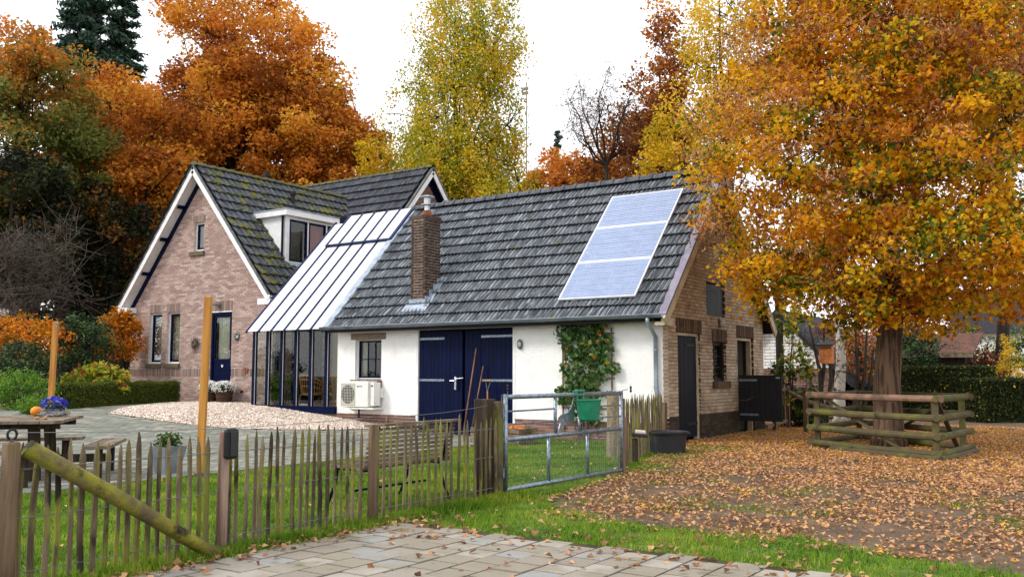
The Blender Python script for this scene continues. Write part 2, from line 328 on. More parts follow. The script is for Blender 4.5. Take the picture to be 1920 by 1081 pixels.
# ------------------------------------------------------------------ geometry helpers
V = lambda *a: np.array(a, float)
def nrm(v):
    v = np.asarray(v, float); return v / (np.linalg.norm(v) + 1e-12)
class MB:
    """collects shapes; build() links them as one mesh object"""
    def __init__(s): s.v = []; s.f = []
    def add(s, vs, fs):
        k = len(s.v); s.v += [tuple(map(float, p)) for p in vs]; s.f += [tuple(i + k for i in f) for f in fs]; return s
    def box(s, x0, x1, y0, y1, z0, z1):
        return s.add([(x0, y0, z0), (x1, y0, z0), (x1, y1, z0), (x0, y1, z0), (x0, y0, z1), (x1, y0, z1), (x1, y1, z1), (x0, y1, z1)],
                     [(0, 3, 2, 1), (4, 5, 6, 7), (0, 1, 5, 4), (1, 2, 6, 5), (2, 3, 7, 6), (3, 0, 4, 7)])
    def bar(s, p, q, wd, ht, up=(0, 0, 1), taper=1.0):
        p = V(*p); q = V(*q); a = nrm(q - p); b = nrm(np.cross(a, up)); c = np.cross(b, a)
        vs = []
        for pt, k in ((p, 1.0), (q, taper)):
            for sb, sc2 in ((-1, -1), (1, -1), (1, 1), (-1, 1)): vs.append(pt + b * sb * wd / 2 * k + c * sc2 * ht / 2 * k)
        return s.add(vs, [(0, 1, 2, 3), (7, 6, 5, 4), (0, 4, 5, 1), (1, 5, 6, 2), (2, 6, 7, 3), (3, 7, 4, 0)])
    def tube(s, pts, rad, n=6, cap=True):
        pts = [V(*p) for p in pts]; m = len(pts)
        rad = [rad] * m if isinstance(rad, (int, float)) else rad
        a0 = nrm(pts[1] - pts[0]); ref = V(0, 0, 1) if abs(a0[2]) < .9 else V(1, 0, 0)
        b = nrm(np.cross(a0, ref)); vs = []; fs = []
        for i in range(m):
            a = nrm(pts[min(i + 1, m - 1)] - pts[max(i - 1, 0)])
            b = nrm(b - a * (b @ a)); c = np.cross(a, b)
            for k in range(n):
                t = 2 * math.pi * k / n; vs.append(pts[i] + (b * math.cos(t) + c * math.sin(t)) * rad[i])
        for i in range(m - 1):
            for k in range(n):
                fs.append((i * n + k, i * n + (k + 1) % n, (i + 1) * n + (k + 1) % n, (i + 1) * n + k))
        if cap: fs += [tuple(range(n - 1, -1, -1)), tuple((m - 1) * n + k for k in range(n))]
        return s.add(vs, fs)
    def lathe(s, prof, c=(0, 0, 0), n=16, sx=1., sy=1.):
        vs = []; fs = []
        for r, z in prof:
            for k in range(n):
                t = 2 * math.pi * k / n; vs.append((c[0] + r * math.cos(t) * sx, c[1] + r * math.sin(t) * sy, c[2] + z))
        for i in range(len(prof) - 1):
            for k in range(n): fs.append((i * n + k, i * n + (k + 1) % n, (i + 1) * n + (k + 1) % n, (i + 1) * n + k))
        fs += [tuple(range(n - 1, -1, -1)), tuple((len(prof) - 1) * n + k for k in range(n))]
        return s.add(vs, fs)
    def prism(s, poly, d):
        """poly: list of 3d points; d: extrusion vector"""
        n = len(poly); P = [V(*p) for p in poly]; d = V(*d)
        return s.add(P + [p + d for p in P], [tuple(range(n - 1, -1, -1)), tuple(range(n, 2 * n))] + [(k, (k + 1) % n, n + (k + 1) % n, n + k) for k in range(n)])
    def ball(s, c, r, n=8, m=5, sx=1., sy=1., sz=1.):
        prof = [(max(1e-3, r * math.sin(math.pi * i / m)), -r * sz * math.cos(math.pi * i / m)) for i in range(m + 1)]
        return s.lathe(prof, c, n, sx, sy)
    def mesh(s, name, mt, smooth=False):
        me = bpy.data.meshes.new(name); me.from_pydata(s.v, [], s.f)
        if mt: me.materials.append(M[mt] if isinstance(mt, str) else mt)
        bm = bmesh.new(); bm.from_mesh(me); bmesh.ops.recalc_face_normals(bm, faces=bm.faces); bm.to_mesh(me); bm.free()
        if smooth: me.polygons.foreach_set('use_smooth', [True] * len(me.polygons))
        return me
    def build(s, name, mt, parent=None, smooth=False, bevel=0):
        o = link(name, s.mesh(name, mt, smooth), parent)
        if bevel:
            b = o.modifiers.new('bevel', 'BEVEL'); b.width = bevel; b.segments = 2; b.limit_method = 'ANGLE'
        return o
WL = {}
def wloc(p):
    return WL.get(p.name, V(0, 0, 0)) if p else V(0, 0, 0)
def link(name, data, parent=None, loc=(0, 0, 0), keep=True):
    """loc is the world place of the object's origin"""
    o = bpy.data.objects.new(name, data); COL.objects.link(o)
    WL[o.name] = V(*loc)
    if parent:
        o.parent = parent; o.location = V(*loc) - wloc(parent)
    else: o.location = loc
    return o
def tag(o, label=None, cat=None, group=None, kind=None):
    if label: o['label'] = label
    if cat: o['category'] = cat
    if group: o['group'] = group
    if kind: o['kind'] = kind
    return o
def thing(name, label, cat, loc=(0, 0, 0), group=None):
    o = link(name, None, None, loc); o.empty_display_size = .2
    return tag(o, label, cat, group)
def place(o, parent, mat4):
    """mat4: world matrix; parent untransformed apart from its place"""
    o.parent = parent
    m = mat4.copy(); m.translation = m.translation - Vector(wloc(parent)) if parent else m.translation
    o.matrix_basis = m
def mesh_np(name, verts, faces, mt, rnd=None, smooth=False):
    verts = np.asarray(verts, np.float32).reshape(-1, 3); faces = np.asarray(faces, np.int32); m, k = faces.shape
    me = bpy.data.meshes.new(name)
    me.vertices.add(len(verts)); me.vertices.foreach_set('co', verts.ravel())
    me.loops.add(m * k); me.loops.foreach_set('vertex_index', faces.ravel())
    me.polygons.add(m); me.polygons.foreach_set('loop_start', np.arange(0, m * k, k, dtype=np.int32))
    me.polygons.foreach_set('use_smooth', np.full(m, smooth, bool))
    me.materials.append(M[mt] if isinstance(mt, str) else mt)
    if rnd is not None:
        a = me.attributes.new('rnd', 'FLOAT', 'POINT'); a.data.foreach_set('value', np.asarray(rnd, np.float32))
    me.update(calc_edges=True)
    return me
def unit(v): return v / (np.linalg.norm(v, axis=1, keepdims=True) + 1e-9)
def leaf_mesh(name, C, size, mt, rnd, aspect=.7, up=.5, droop=0., fold=.18, direction=None, jit=.35):
    """C: Nx3 leaf centres; one folded kite for each leaf"""
    n = len(C)
    nor = unit(rng.normal(size=(n, 3)) + np.array([0, 0, up * 2.2]))
    a = rng.normal(size=(n, 3)) if direction is None else direction + rng.normal(size=(n, 3)) * .35
    a[:, 2] -= droop * 1.5
    a = unit(a - nor * np.sum(a * nor, 1, keepdims=True)); b = np.cross(nor, a)
    s = (size * (1 + jit * rng.uniform(-1, 1, n)))[:, None]
    wd = s * aspect * .5
    v = np.empty((n, 4, 3))
    v[:, 0] = C - a * s * .5
    v[:, 1] = C + b * wd + nor * s * fold - a * s * .06
    v[:, 2] = C + a * s * .5
    v[:, 3] = C - b * wd + nor * s * fold - a * s * .06
    f = np.arange(n * 4).reshape(n, 4)
    return mesh_np(name, v.reshape(-1, 3), f, mt, np.repeat(np.clip(rnd, 0, 1), 4))

# ---- masonry: one box for each brick; the largest in the picture are objects, the rest one field
def unit_brick():
    out = []
    for k in range(4):
        mb = MB().box(-.5, .5, -.5, .5, -.5, .5)
        mb.v = [(x + random.uniform(-.012, .012), y + random.uniform(-.014, .014), z + random.uniform(-.03, .03)) for x, y, z in mb.v]
        out.append(mb)
    return out
UB = unit_brick(); UBM = {}
def brick_data(mt, k):
    if (mt, k) not in UBM: UBM[(mt, k)] = UB[k].mesh('brick', mt)
    return UBM[(mt, k)]
def lay(parent, items, mt, limit=300, name='brick', rest='brickwork', order=None):
    """items: (centre, ax, ay, az, sx, sy, sz)"""
    items = sorted(items, key=order or (lambda t: np.linalg.norm(t[0] - CAM) / math.sqrt(t[4] * t[6])))
    for i, (c, ax, ay, az, sx, sy, sz) in enumerate(items[:limit]):
        o = link(name, brick_data(mt, i % 4), None)
        place(o, parent, Matrix(((ax[0] * sx, ay[0] * sy, az[0] * sz, c[0]), (ax[1] * sx, ay[1] * sy, az[1] * sz, c[1]), (ax[2] * sx, ay[2] * sy, az[2] * sz, c[2]), (0, 0, 0, 1))))
    if len(items) > limit:
        vs = []; fs = []; base = np.array([(0, 3, 2, 1), (4, 5, 6, 7), (0, 1, 5, 4), (1, 2, 6, 5), (2, 3, 7, 6), (3, 0, 4, 7)])
        for i, (c, ax, ay, az, sx, sy, sz) in enumerate(items[limit:]):
            b = np.array(UB[i % 4].v)
            vs.append(c + b[:, :1] * np.array(ax) * sx + b[:, 1:2] * np.array(ay) * sy + b[:, 2:] * np.array(az) * sz); fs.append(base + 8 * i)
        o = link(rest, mesh_np(rest, np.concatenate(vs), np.concatenate(fs), mt), parent); tag(o, kind='stuff')
def spans(u0, u1, z, holes):
    iv = [(u0, u1)]
    for (a, b, c, d) in holes:
        if c <= z <= d:
            nx = []
            for (p, q) in iv:
                if b <= p or a >= q: nx.append((p, q)); continue
                if a > p: nx.append((p, a))
                if b < q: nx.append((b, q))
            iv = nx
    return [(p, q) for p, q in iv if q - p > .02]
def masonry(parent, O, u, n, z0, z1, uf, holes, mt, mmort, L=.21, H=.0525, J=.0105, thick=.22, limit=300, name='wall', proud=.008, back=True, zband=None):
    """brick wall in the plane through O with axis u, outward normal n; uf(z) gives its ends; holes (u0,u1,z0,z1)"""
    O = V(*O); u = V(*u); n = V(*n); Z = V(0, 0, 1)
    wl = None
    if back:
        mb = MB()
        zs = sorted(set([z0, z1] + [h for ho in holes for h in ho[2:] if z0 < h < z1] + ([zband] if zband else [])))
        for a, b in zip(zs[:-1], zs[1:]):
            zm = (a + b) / 2
            ulo, uhi = uf(a + 1e-4), uf(b - 1e-4)
            for (p, q) in spans(*uf(zm), zm, holes):
                m0, m1 = uf(zm)
                pa, pb = (ulo[0], uhi[0]) if abs(p - m0) < 1e-6 else (p, p)
                qa, qb = (ulo[1], uhi[1]) if abs(q - m1) < 1e-6 else (q, q)
                pts = [O + u * pa + Z * a, O + u * qa + Z * a, O + u * qb + Z * b, O + u * pb + Z * b]
                mb.prism([p_ - n * proud for p_ in pts], -n * thick)
        wl = mb.build(name, mmort, parent)
    items = []; r = 0; z = z0
    while z + H * .6 < z1:
        zc = z + H / 2
        u0, u1 = uf(min(zc + H * .5, z1)) if True else uf(zc)
        off = (L + J) / 2 * (r % 2) + (.003 * ((r * 37) % 5))
        for (p, q) in spans(u0, u1, zc, holes):
            k = math.floor((p - off) / (L + J))
            while True:
                a = max(p, off + k * (L + J)); b = min(q, off + k * (L + J) + L); k += 1
                if a >= q: break
                if b - a < .03: continue
                pr = random.uniform(-.0015, .0025)
                items.append((O + u * ((a + b) / 2) + Z * zc + n * (pr - .03), u, n, Z, b - a, .06, H))
        z += H + J; r += 1
    if mt: lay(wl or parent, items, mt, limit)
    return wl
def soldiers(parent, O, u, n, u0, u1, z0, z1, mt, W=.053, J=.009, proud=.004, depth=.08, name='lintel_brick', tilt=0.):
    O = V(*O); u = V(*u); n = V(*n); k = max(1, round((u1 - u0) / (W + J))); wd = (u1 - u0) / k
    it = []
    for i in range(k):
        t = tilt * ((i + .5) / k - .5) * 2
        az = nrm(V(0, 0, 1) + u * t); au = nrm(u - V(0, 0, 1) * t)
        it.append((O + u * (u0 + (i + .5) * wd) + V(0, 0, (z0 + z1) / 2) - n * (depth / 2 - proud), au, n, az, wd - J, depth, z1 - z0))
    lay(parent, it, mt, 300, name=name)

# ---- roof tiles
def tile_mesh(W, E, waves=2, amp=.032, t=.068, seg=4):
    prof = []; k = waves * seg
    for i in range(k + 1):
        x = W * i / k * 1.04; ph = (i % seg) / seg
        prof.append((x, amp * (.5 - .5 * math.cos(2 * math.pi * ph)) * (1 if ph else 0) + (amp * .15)))
    n = len(prof); vs = []; fs = []
    for (v, dz) in ((0, t), (E * 1.10, .006)):
        for (x, z) in prof: vs.append((x, v, z + dz))
    for (x, z) in prof: vs.append((x, .0, z + t - .020))
    for i in range(n - 1):
        fs.append((i, i + 1, n + i + 1, n + i)); fs.append((2 * n + i, 2 * n + i + 1, i + 1, i))
    return vs, fs
TM = {}
def tiles(parent, O, u, s, ncol, nrow, W, E, mt, inside=None, limit=300, waves=2, rest='tile_field'):
    O = V(*O); u = nrm(u); s = nrm(s); n = np.cross(u, s)
    key = (W, E, mt, waves)
    if key not in TM:
        mb = MB(); vs, fs = tile_mesh(W, E, waves); mb.add(vs, fs)
        me = bpy.data.meshes.new('roof_tile'); me.from_pydata(mb.v, [], mb.f); me.materials.append(M[mt]); TM[key] = me
    vs, fs = tile_mesh(W, E, waves); vs = np.array(vs); fs = np.array(fs)
    it = []
    for r in range(nrow):
        for c in range(ncol):
            uu, vv = c * W, r * E
            if inside and not inside(uu + W / 2, vv + E / 2): continue
            it.append(O + u * (uu + random.uniform(-.003, .003)) + s * (vv + random.uniform(-.005, .005)) + n * random.uniform(0, .004))
    it.sort(key=lambda p: np.linalg.norm(p - CAM))
    for p in it[:limit]:
        o = link('roof_tile', TM[key], None); a = random.uniform(-.008, .008); uu = u + s * a; ss = s - u * a
        place(o, parent, Matrix(((uu[0], ss[0], n[0], p[0]), (uu[1], ss[1], n[1], p[1]), (uu[2], ss[2], n[2], p[2]), (0, 0, 0, 1))))
    rest_ = it[limit:]
    if rest_:
        A = np.concatenate([p + vs[:, :1] * u + vs[:, 1:2] * s + vs[:, 2:] * n for p in rest_])
        B = np.concatenate([fs + len(vs) * i for i in range(len(rest_))])
        tag(link(rest, mesh_np(rest, A, B, mt), parent), kind='stuff')
def ridge(parent, p, q, r, mt, L=.33, name='ridge_tile', flat=1.0):
    p = V(*p); q = V(*q); d = np.linalg.norm(q - p); k = max(1, round(d / L)); a = (q - p) / d; b = nrm(np.cross(a, (0, 0, 1)))
    me = None
    for i in range(k):
        if me is None:
            mb = MB(); l = d / k
            rows = []
            for (x, rr) in ((0, r * 1.22), (.06, r * 1.22), (.065, r), (l + .02, r * .96)):
                rows.append([a * x + b * rr * math.cos(math.pi * t / 6) + V(0, 0, 1) * (rr * flat * math.sin(math.pi * t / 6)) for t in range(7)])
            vs = sum(rows, []); fs = [(j * 7 + t, j * 7 + t + 1, j * 7 + t + 8, j * 7 + t + 7) for j in range(3) for t in range(6)]
            fs.append(tuple(range(7)))
            me = MB().add(vs, fs).mesh(name, mt)
        c = p + a * (d * i / k) + V(0, 0, random.uniform(-.006, .006))
        o = link(name, me, None); place(o, parent, Matrix.Translation(Vector(c)))

# ---- plants
def clumps(ells, n, bias=.45):
    """n clump centres inside a union of ellipsoids, more of them near the outside"""
    vol = np.array([e[3] * e[4] * e[5] for e in ells]); pr = vol / vol.sum()
    k = rng.choice(len(ells), n, p=pr); E = np.array(ells)[k]
    d = unit(rng.normal(size=(n, 3))); r = rng.uniform(bias, 1, n)[:, None] ** .6
    return E[:, :3] + d * r * E[:, 3:6]
def spread(cl, per, rad, flat=.7, val_=None, spreadv=.25):
    n = len(cl); C = np.repeat(cl, per, axis=0)
    rr = np.repeat(rad * rng.uniform(.65, 1.3, n), per)[:, None]
    d = unit(rng.normal(size=(n * per, 3))) * (rng.uniform(0, 1, (n * per, 1)) ** .45)
    d[:, 2] *= flat
    cv = rng.uniform(0, 1, n) if val_ is None else val_
    rnd = np.clip(np.repeat(cv, per) + rng.normal(size=n * per) * spreadv, 0, 1)
    return C + d * rr, rnd
def branchy(base, top, r0, cl, nl, crownz, n=7, bend=.25, sub=True, rmin=.012, lean=(0, 0)):
    """trunk with limbs reaching to chosen clump centres"""
    mb = MB(); base = V(*base); top = V(*top); H = np.linalg.norm(top - base)
    tp = []
    K = 9
    for i in range(K):
        t = i / (K - 1); p = base + (top - base) * t + V(math.sin(t * 5) * .012 * H * (t > .15), math.cos(t * 4) * .012 * H * (t > .15), 0)
        tp.append(p)
    rads = [r0 * (1.35 if i == 0 else 1.0) * (1 - .9 * (i / (K - 1)) ** 1.1) + .01 for i in range(K)]
    tp.insert(1, base + (top - base) * .03); rads.insert(1, r0 * 1.08)
    mb.tube(tp, rads, 10)
    idx = rng.choice(len(cl), min(nl, len(cl)), replace=False)
    limbs = []
    for i in idx:
        c = cl[i]
        zf = np.clip((c[2] - base[2]) / H - rng.uniform(.12, .32), crownz, .93)
        s = base + (top - base) * zf; r = r0 * (1 - .9 * zf ** 1.1) * rng.uniform(.28, .5)
        m1 = s + (c - s) * .35 + V(0, 0, -.04 * H * bend) + rng.normal(size=3) * .03 * np.linalg.norm(c - s); m2 = s + (c - s) * .7 + rng.normal(size=3) * .05 * np.linalg.norm(c - s)
        mb.tube([s, m1, m2, c], [r, r * .7, r * .42, rmin], 5, cap=False); limbs += [m1, m2, s + (c - s) * .5]
    if sub and limbs:
        Lm = np.array(limbs)
        for c in cl[::2]:
            j = np.argmin(np.sum((Lm - c) ** 2, 1)); s = Lm[j]
            mid = (s + c) / 2 + rng.normal(size=3) * .06 * np.linalg.norm(c - s)
            mb.tube([s, mid, c], [rmin * 1.8, rmin * 1.2, rmin * .5], 3, cap=False)
    return mb
def tree(name, label, base, height, r0, ells, ncl, per, clr, lsize, lmat, bark='darkbark', cat='tree', group=None, nl=26, crownz=.3, aspect=.7, up=.5, droop=0., flat=.7,
         bias=.45, sv=.25, keep=None, rmin=.012, cval=None, topfrac=.84, fold=.18):
    base = V(*base)
    E = [(base[0] + e[0], base[1] + e[1], base[2] + e[2], e[3], e[4], e[5]) for e in ells]
    cl = clumps(E, ncl, bias)
    if keep is not None: cl = cl[keep(cl)]
    t = thing(name, label, cat, base, group)
    branchy(base, base + V(0, 0, height * topfrac), r0, cl, nl, crownz, rmin=rmin).build('trunk', bark, t, smooth=True)
    C, r = spread(cl, per, clr, flat, None if cval is None else cval(cl), sv)
    if keep is not None:
        k = keep(C); C = C[k]; r = r[k]
    link('crown', leaf_mesh('crown', C, lsize, lmat, r, aspect, up, droop, fold), t)
    return t, cl, C
def shrub(name, label, base, ells, ncl, per, clr, lsize, lmat, cat='shrub', group=None, aspect=.6, up=.5, sv=.25, nst=9, bias=.35, keep=None, flat=.8, parts=('foliage', 'stems')):
    base = V(*base); E = [(base[0] + e[0], base[1] + e[1], base[2] + e[2], e[3], e[4], e[5]) for e in ells]
    cl = clumps(E, ncl, bias); cl = cl[cl[:, 2] > base[2] + .05]
    t = thing(name, label, cat, base, group)
    mb = MB()
    for i in rng.choice(len(cl), min(nst, len(cl)), replace=False):
        s = base + V(rng.normal() * .08, rng.normal() * .08, -.03); mb.tube([s, (s + cl[i]) / 2 + rng.normal(size=3) * .05, cl[i]], [.02, .013, .005], 4)
    mb.build(parts[1], 'darkbark', t)
    C, r = spread(cl, per, clr, flat, None, sv); k = C[:, 2] > base[2] + .01
    if keep is not None: k &= keep(C)
    link(parts[0], leaf_mesh(parts[0], C[k], lsize, lmat, r[k], aspect, up), t)
    return t
def text_mesh(body, size, mt, loc, xdir, updir, parent, name, depth=.002):
    cu = bpy.data.curves.new(name, 'FONT'); cu.body = body; cu.size = size; cu.extrude = depth; cu.align_x = 'CENTER'; cu.align_y = 'CENTER'; cu.resolution_u = 2
    o = bpy.data.objects.new('tmp_text', cu); COL.objects.link(o); bpy.context.view_layer.update()
    me = bpy.data.meshes.new_from_object(o.evaluated_get(bpy.context.evaluated_depsgraph_get())); bpy.data.objects.remove(o)
    me.materials.clear(); me.materials.append(M[mt])
    x = nrm(xdir); y = nrm(updir); z = np.cross(x, y)
    q = link(name, me, None); place(q, parent, Matrix(((x[0], y[0], z[0], loc[0]), (x[1], y[1], z[1], loc[1]), (x[2], y[2], z[2], loc[2]), (0, 0, 0, 1))))
    return q

# ================================================================== ground
XS = sorted(set([-400, -200, -100, -60, -40, -30] + list(np.arange(-26, 10.01, .5)) + [20, 40, 80, 160, 400]))
YS = sorted(set([-200, -60, -20] + list(np.arange(-4, 40.01, 1.0)) + [50, 70, 100, 160, 260, 500]))
def sheet(name, xs, ys, dz, mt, keep=None, parent=None, uneven=0.):
    xs = np.array(xs); ys = np.array(ys); X, Y = np.meshgrid(xs, ys, indexing='ij')
    Z = zg(X) + dz + (uneven * np.sin(X * 2.1 + Y) * np.sin(Y * 1.7 - X * .6) if uneven else 0)
    v = np.stack([X, Y, Z], -1).reshape(-1, 3); ny = len(ys); f = []
    for i in range(len(xs) - 1):
        for j in range(ny - 1):
            if keep and not keep((xs[i] + xs[i + 1]) / 2, (ys[j] + ys[j + 1]) / 2): continue
            f.append((i * ny + j, (i + 1) * ny + j, (i + 1) * ny + j + 1, i * ny + j + 1))
    return link(name, mesh_np(name, v, f, mt, smooth=True), parent)
tag(sheet('ground', XS, YS, 0, 'soil'), kind='structure')
LAWN_W = -9.95
tag(sheet('lawn', np.linspace(LAWN_W, -5.45, 12), np.linspace(0, 15.84, 30), .004, 'lawn'), kind='structure')
def inpoly(x, y, P):
    x = np.asarray(x, float); y = np.asarray(y, float); c = np.zeros(x.shape, bool); j = len(P) - 1
    for i in range(len(P)):
        xi, yi = P[i]; xj, yj = P[j]
        c ^= ((yi > y) != (yj > y)) & (x < (xj - xi) * (y - yi) / (yj - yi + 1e-12) + xi); j = i
    return c
GRAVEL = [(-17.9, 11.4), (-16.1, 11.7), (-15.0, 12.2), (-14.2, 13.6), (-13.7, 15.2), (-13.35, 15.83), (-18.75, 15.83), (-18.95, 16.48), (-22.0, 16.48), (-21.6, 15.4), (-19.8, 13.2)]
def verge_top(x):
    return np.interp(x, [-5.5, -5.35, -5.1, -4.7, -4.2, -3.0, -2.2, -1.4, -.6, 1, 4], [10.4, 9.8, 8.3, 7.75, 7.5, 7.3, 7.5, 7.1, 6.9, 6.9, 6.8])
VERGE = [(-5.46, 1.5), (-5.30, 1.5), (-5.28, 6.2), (-5.1, 6.3), (-4.1, 6.17), (4, 6.05)] + [(x, float(verge_top(x))) for x in (4, 1, -.6, -1.4, -2.2, -3, -4.2, -4.7, -5.1, -5.35, -5.46)]
tag(sheet('grass_verge', np.linspace(-5.46, 4, 80), np.linspace(1.5, 10.4, 80), .006, 'lawn', lambda x, y: bool(inpoly(x, y, VERGE))), kind='structure')
pat = tag(sheet('patio', np.arange(-21, LAWN_W + .01, .25), np.linspace(1, 15.84, 30), .006, 'patiobed'), kind='structure')
it = []
kw, kl = .105, .21
for i in range(int((21 - 9.97) / kw)):
    xc = LAWN_W - .03 - (i + .5) * kw
    for j in range(int((15.8 - 2.4) / kl)):
        yc = 2.4 + (j + .5) * kl + (kl / 2 if i % 2 else 0)
        if yc > 15.75 or inpoly(xc, yc, GRAVEL): continue
        if xc < -17.6 and yc < 8: continue
        it.append((V(xc, yc, float(zg(xc)) + .004 + random.uniform(-.003, .003)), V(0, 1, 0), V(1, 0, float(zg(xc + .05) - zg(xc - .05)) * 10), V(0, 0, 1), kl - .014, kw - .014, .05))
lay(pat, it, 'klinker', 300, 'paving_brick', 'paving_bricks')
gb = tag(sheet('gravel_bed', np.arange(-22.2, -13, .2), np.arange(11, 16.6, .2), .026, 'gravelbed', lambda x, y: bool(inpoly(x, y, GRAVEL))), kind='structure')
# pebbles
n = 34000
px_ = rng.uniform(-22, -13.3, n); py_ = rng.uniform(11.3, 16.5, n); k = inpoly(px_, py_, GRAVEL); px_, py_ = px_[k], py_[k]; n = len(px_)
oc = np.array([(1, 0, 0), (-1, 0, 0), (0, 1, 0), (0, -1, 0), (0, 0, 1), (0, 0, -1)], float); of = np.array([(0, 2, 4), (2, 1, 4), (1, 3, 4), (3, 0, 4), (2, 0, 5), (1, 2, 5), (3, 1, 5), (0, 3, 5)])
sz = rng.uniform(.012, .028, (n, 1, 1)) * np.stack([rng.uniform(.8, 1.5, n), rng.uniform(.7, 1.1, n), rng.uniform(.5, .8, n)], -1)[:, None, :]
an = rng.uniform(0, 6.28, n); ca, sa = np.cos(an), np.sin(an); pv = oc[None] * sz
pv = np.stack([pv[..., 0] * ca[:, None] - pv[..., 1] * sa[:, None], pv[..., 0] * sa[:, None] + pv[..., 1] * ca[:, None], pv[..., 2] + rng.uniform(-.3, .3, (n, 1)) * pv[..., 0]], -1)
pv += np.stack([px_, py_, zg(px_) + .034 + rng.uniform(0, .012, n)], -1)[:, None, :]
tag(link('gravel', mesh_np('gravel', pv.reshape(-1, 3), (of[None] + 6 * np.arange(n)[:, None, None]).reshape(-1, 3), 'pebble', smooth=False)), 'pale pink and cream gravel in front of the glazed extension', 'gravel', kind='stuff')
# driveway of concrete pavers
drv = tag(sheet('driveway', [-5.32, -3, -1, 1, 4], [-3, 0, 3, 5, 6.2], .022, 'paverbed'), kind='structure')
it = []; pw = .25
for i in range(int((5.32 + 2) / pw) + 1):
    xc = -5.20 + i * pw
    for j in range(14):
        yc = 6.05 - j * pw - (pw / 2 if i % 2 else 0)
        if yc < 2.8: continue
        it.append((V(xc, yc, .010 + random.uniform(-.004, .004)), nrm(V(1, random.uniform(-.012, .012), random.uniform(-.008, .008))), V(0, 1, 0), V(0, 0, 1), pw - .017 + random.uniform(-.004, .002), pw - .017, .04))
lay(drv, it, 'paver', 420, 'paving_slab', 'paving_slabs')
# garden path beside the box hedge
pth = [ong(150, 771)[:2], ong(215, 777)[:2], (-19.85, 13.2), (-21.6, 15.4), (-22.0, 16.45), (-22.9, 16.45), (-22.3, 15.2), (-20.6, 12.6)]
mbp = MB(); mbp.prism([(x, y, float(zg(x)) + .012) for x, y in pth], (0, 0, .03)); tag(mbp.build('garden_path', 'concrete'), kind='structure')

# ================================================================== building helpers
def fbox(mb, O, u, n, u0, u1, z0, z1, d0, d1):
    O = V(*O); u = V(*u); n = V(*n); Z = V(0, 0, 1)
    pts = [O + u * a + Z * b - n * d0 for a, b in ((u0, z0), (u1, z0), (u1, z1), (u0, z1))]
    return mb.prism(pts, -n * (d1 - d0))
def frame4(mb, O, u, n, u0, u1, z0, z1, w_, d0, d1, wb=None):
    wb = w_ if wb is None else wb
    fbox(mb, O, u, n, u0, u0 + w_, z0, z1, d0, d1); fbox(mb, O, u, n, u1 - w_, u1, z0, z1, d0, d1)
    fbox(mb, O, u, n, u0 + w_, u1 - w_, z1 - w_, z1, d0, d1); fbox(mb, O, u, n, u0 + w_, u1 - w_, z0, z0 + wb, d0, d1)
    return mb
def window(par, O, u, n, u0, u1, z0, z1, outer='white', inner='navy', fw=.05, sw=.045, grid=(1, 1), inset=.08, back='darkroom', curtain=None, muntin=.022, glass='glass', label=None):
    wn = frame4(MB(), O, u, n, u0, u1, z0, z1, fw, inset, inset + .07).build('window', outer, par)
    if label: wn['label'] = label
    a, b, c, d = u0 + fw, u1 - fw, z0 + fw, z1 - fw
    mb = frame4(MB(), O, u, n, a, b, c, d, sw, inset + .015, inset + .06)
    a, b, c, d = a + sw, b - sw, c + sw, d - sw
    for i in range(1, grid[0]): x = a + (b - a) * i / grid[0]; fbox(mb, O, u, n, x - muntin / 2, x + muntin / 2, c, d, inset + .02, inset + .05)
    for j in range(1, grid[1]): z = c + (d - c) * j / grid[1]; fbox(mb, O, u, n, a, b, z - muntin / 2, z + muntin / 2, inset + .0195, inset + .0505)
    mb.build('sash', inner, wn)
    for i in range(grid[0]):
        for j in range(grid[1]):
            x0, x1 = a + (b - a) * i / grid[0], a + (b - a) * (i + 1) / grid[0]; y0, y1 = c + (d - c) * j / grid[1], c + (d - c) * (j + 1) / grid[1]
            fbox(MB(), O, u, n, x0, x1, y0, y1, inset + .033, inset + .037).build('pane', glass, wn)
    mb = MB(); D = .45                                      # the room behind
    fbox(mb, O, u, n, u0 - .2, u1 + .2, z0 - .2, z1 + .2, D, D + .02)
    fbox(mb, O, u, n, u0 - .2, u0 - .18, z0 - .2, z1 + .2, inset + .15, D); fbox(mb, O, u, n, u1 + .18, u1 + .2, z0 - .2, z1 + .2, inset + .15, D)
    mb.build('room_lining', back, wn)
    if curtain:
        mb = MB()
        for (f0, f1) in curtain:
            k = 14; pts = []
            Oo, uu, nn = V(*O), V(*u), V(*n)
            for i in range(k + 1): pts.append(Oo + uu * (u0 + (u1 - u0) * (f0 + (f1 - f0) * i / k)) - nn * (inset + .14 + .012 * math.sin(i * 2.2)))
            vs = [p + V(0, 0, z0) for p in pts] + [p + V(0, 0, z1) for p in pts]
            mb.add(vs, [(i, i + 1, k + 2 + i, k + 1 + i) for i in range(k)])
        mb.build('curtain', 'curtain', wn)
    return wn
def plankdoor(par, O, u, n, u0, u1, z0, z1, mt, inset=.05, pw=.105, straps=(), name='door', strapmat='galv', th=.04, sub='plank'):
    d = fbox(MB(), O, u, n, u0, u1, z0, z1, inset + .012, inset + th).build(name, mt, par)
    k = max(2, round((u1 - u0) / pw)); wd = (u1 - u0) / k
    for i in range(k): fbox(MB(), O, u, n, u0 + i * wd + .003, u0 + (i + 1) * wd - .003, z0 + .004, z1 - .004, inset + random.uniform(-.001, .002), inset + .0115).build(sub, mt, d)
    for (a, b, z) in straps:
        mb = fbox(MB(), O, u, n, a, b, z - .024, z + .024, inset - .010, inset - .003)
        for f in (.12, .5, .85):
            c = V(*O) + V(*u) * (a + (b - a) * f) + V(0, 0, z) - V(*n) * (inset - .010); mb.tube([c, c + V(*n) * .006], .010, 6)
        mb.build('strap_hinge', strapmat, d)
    return d

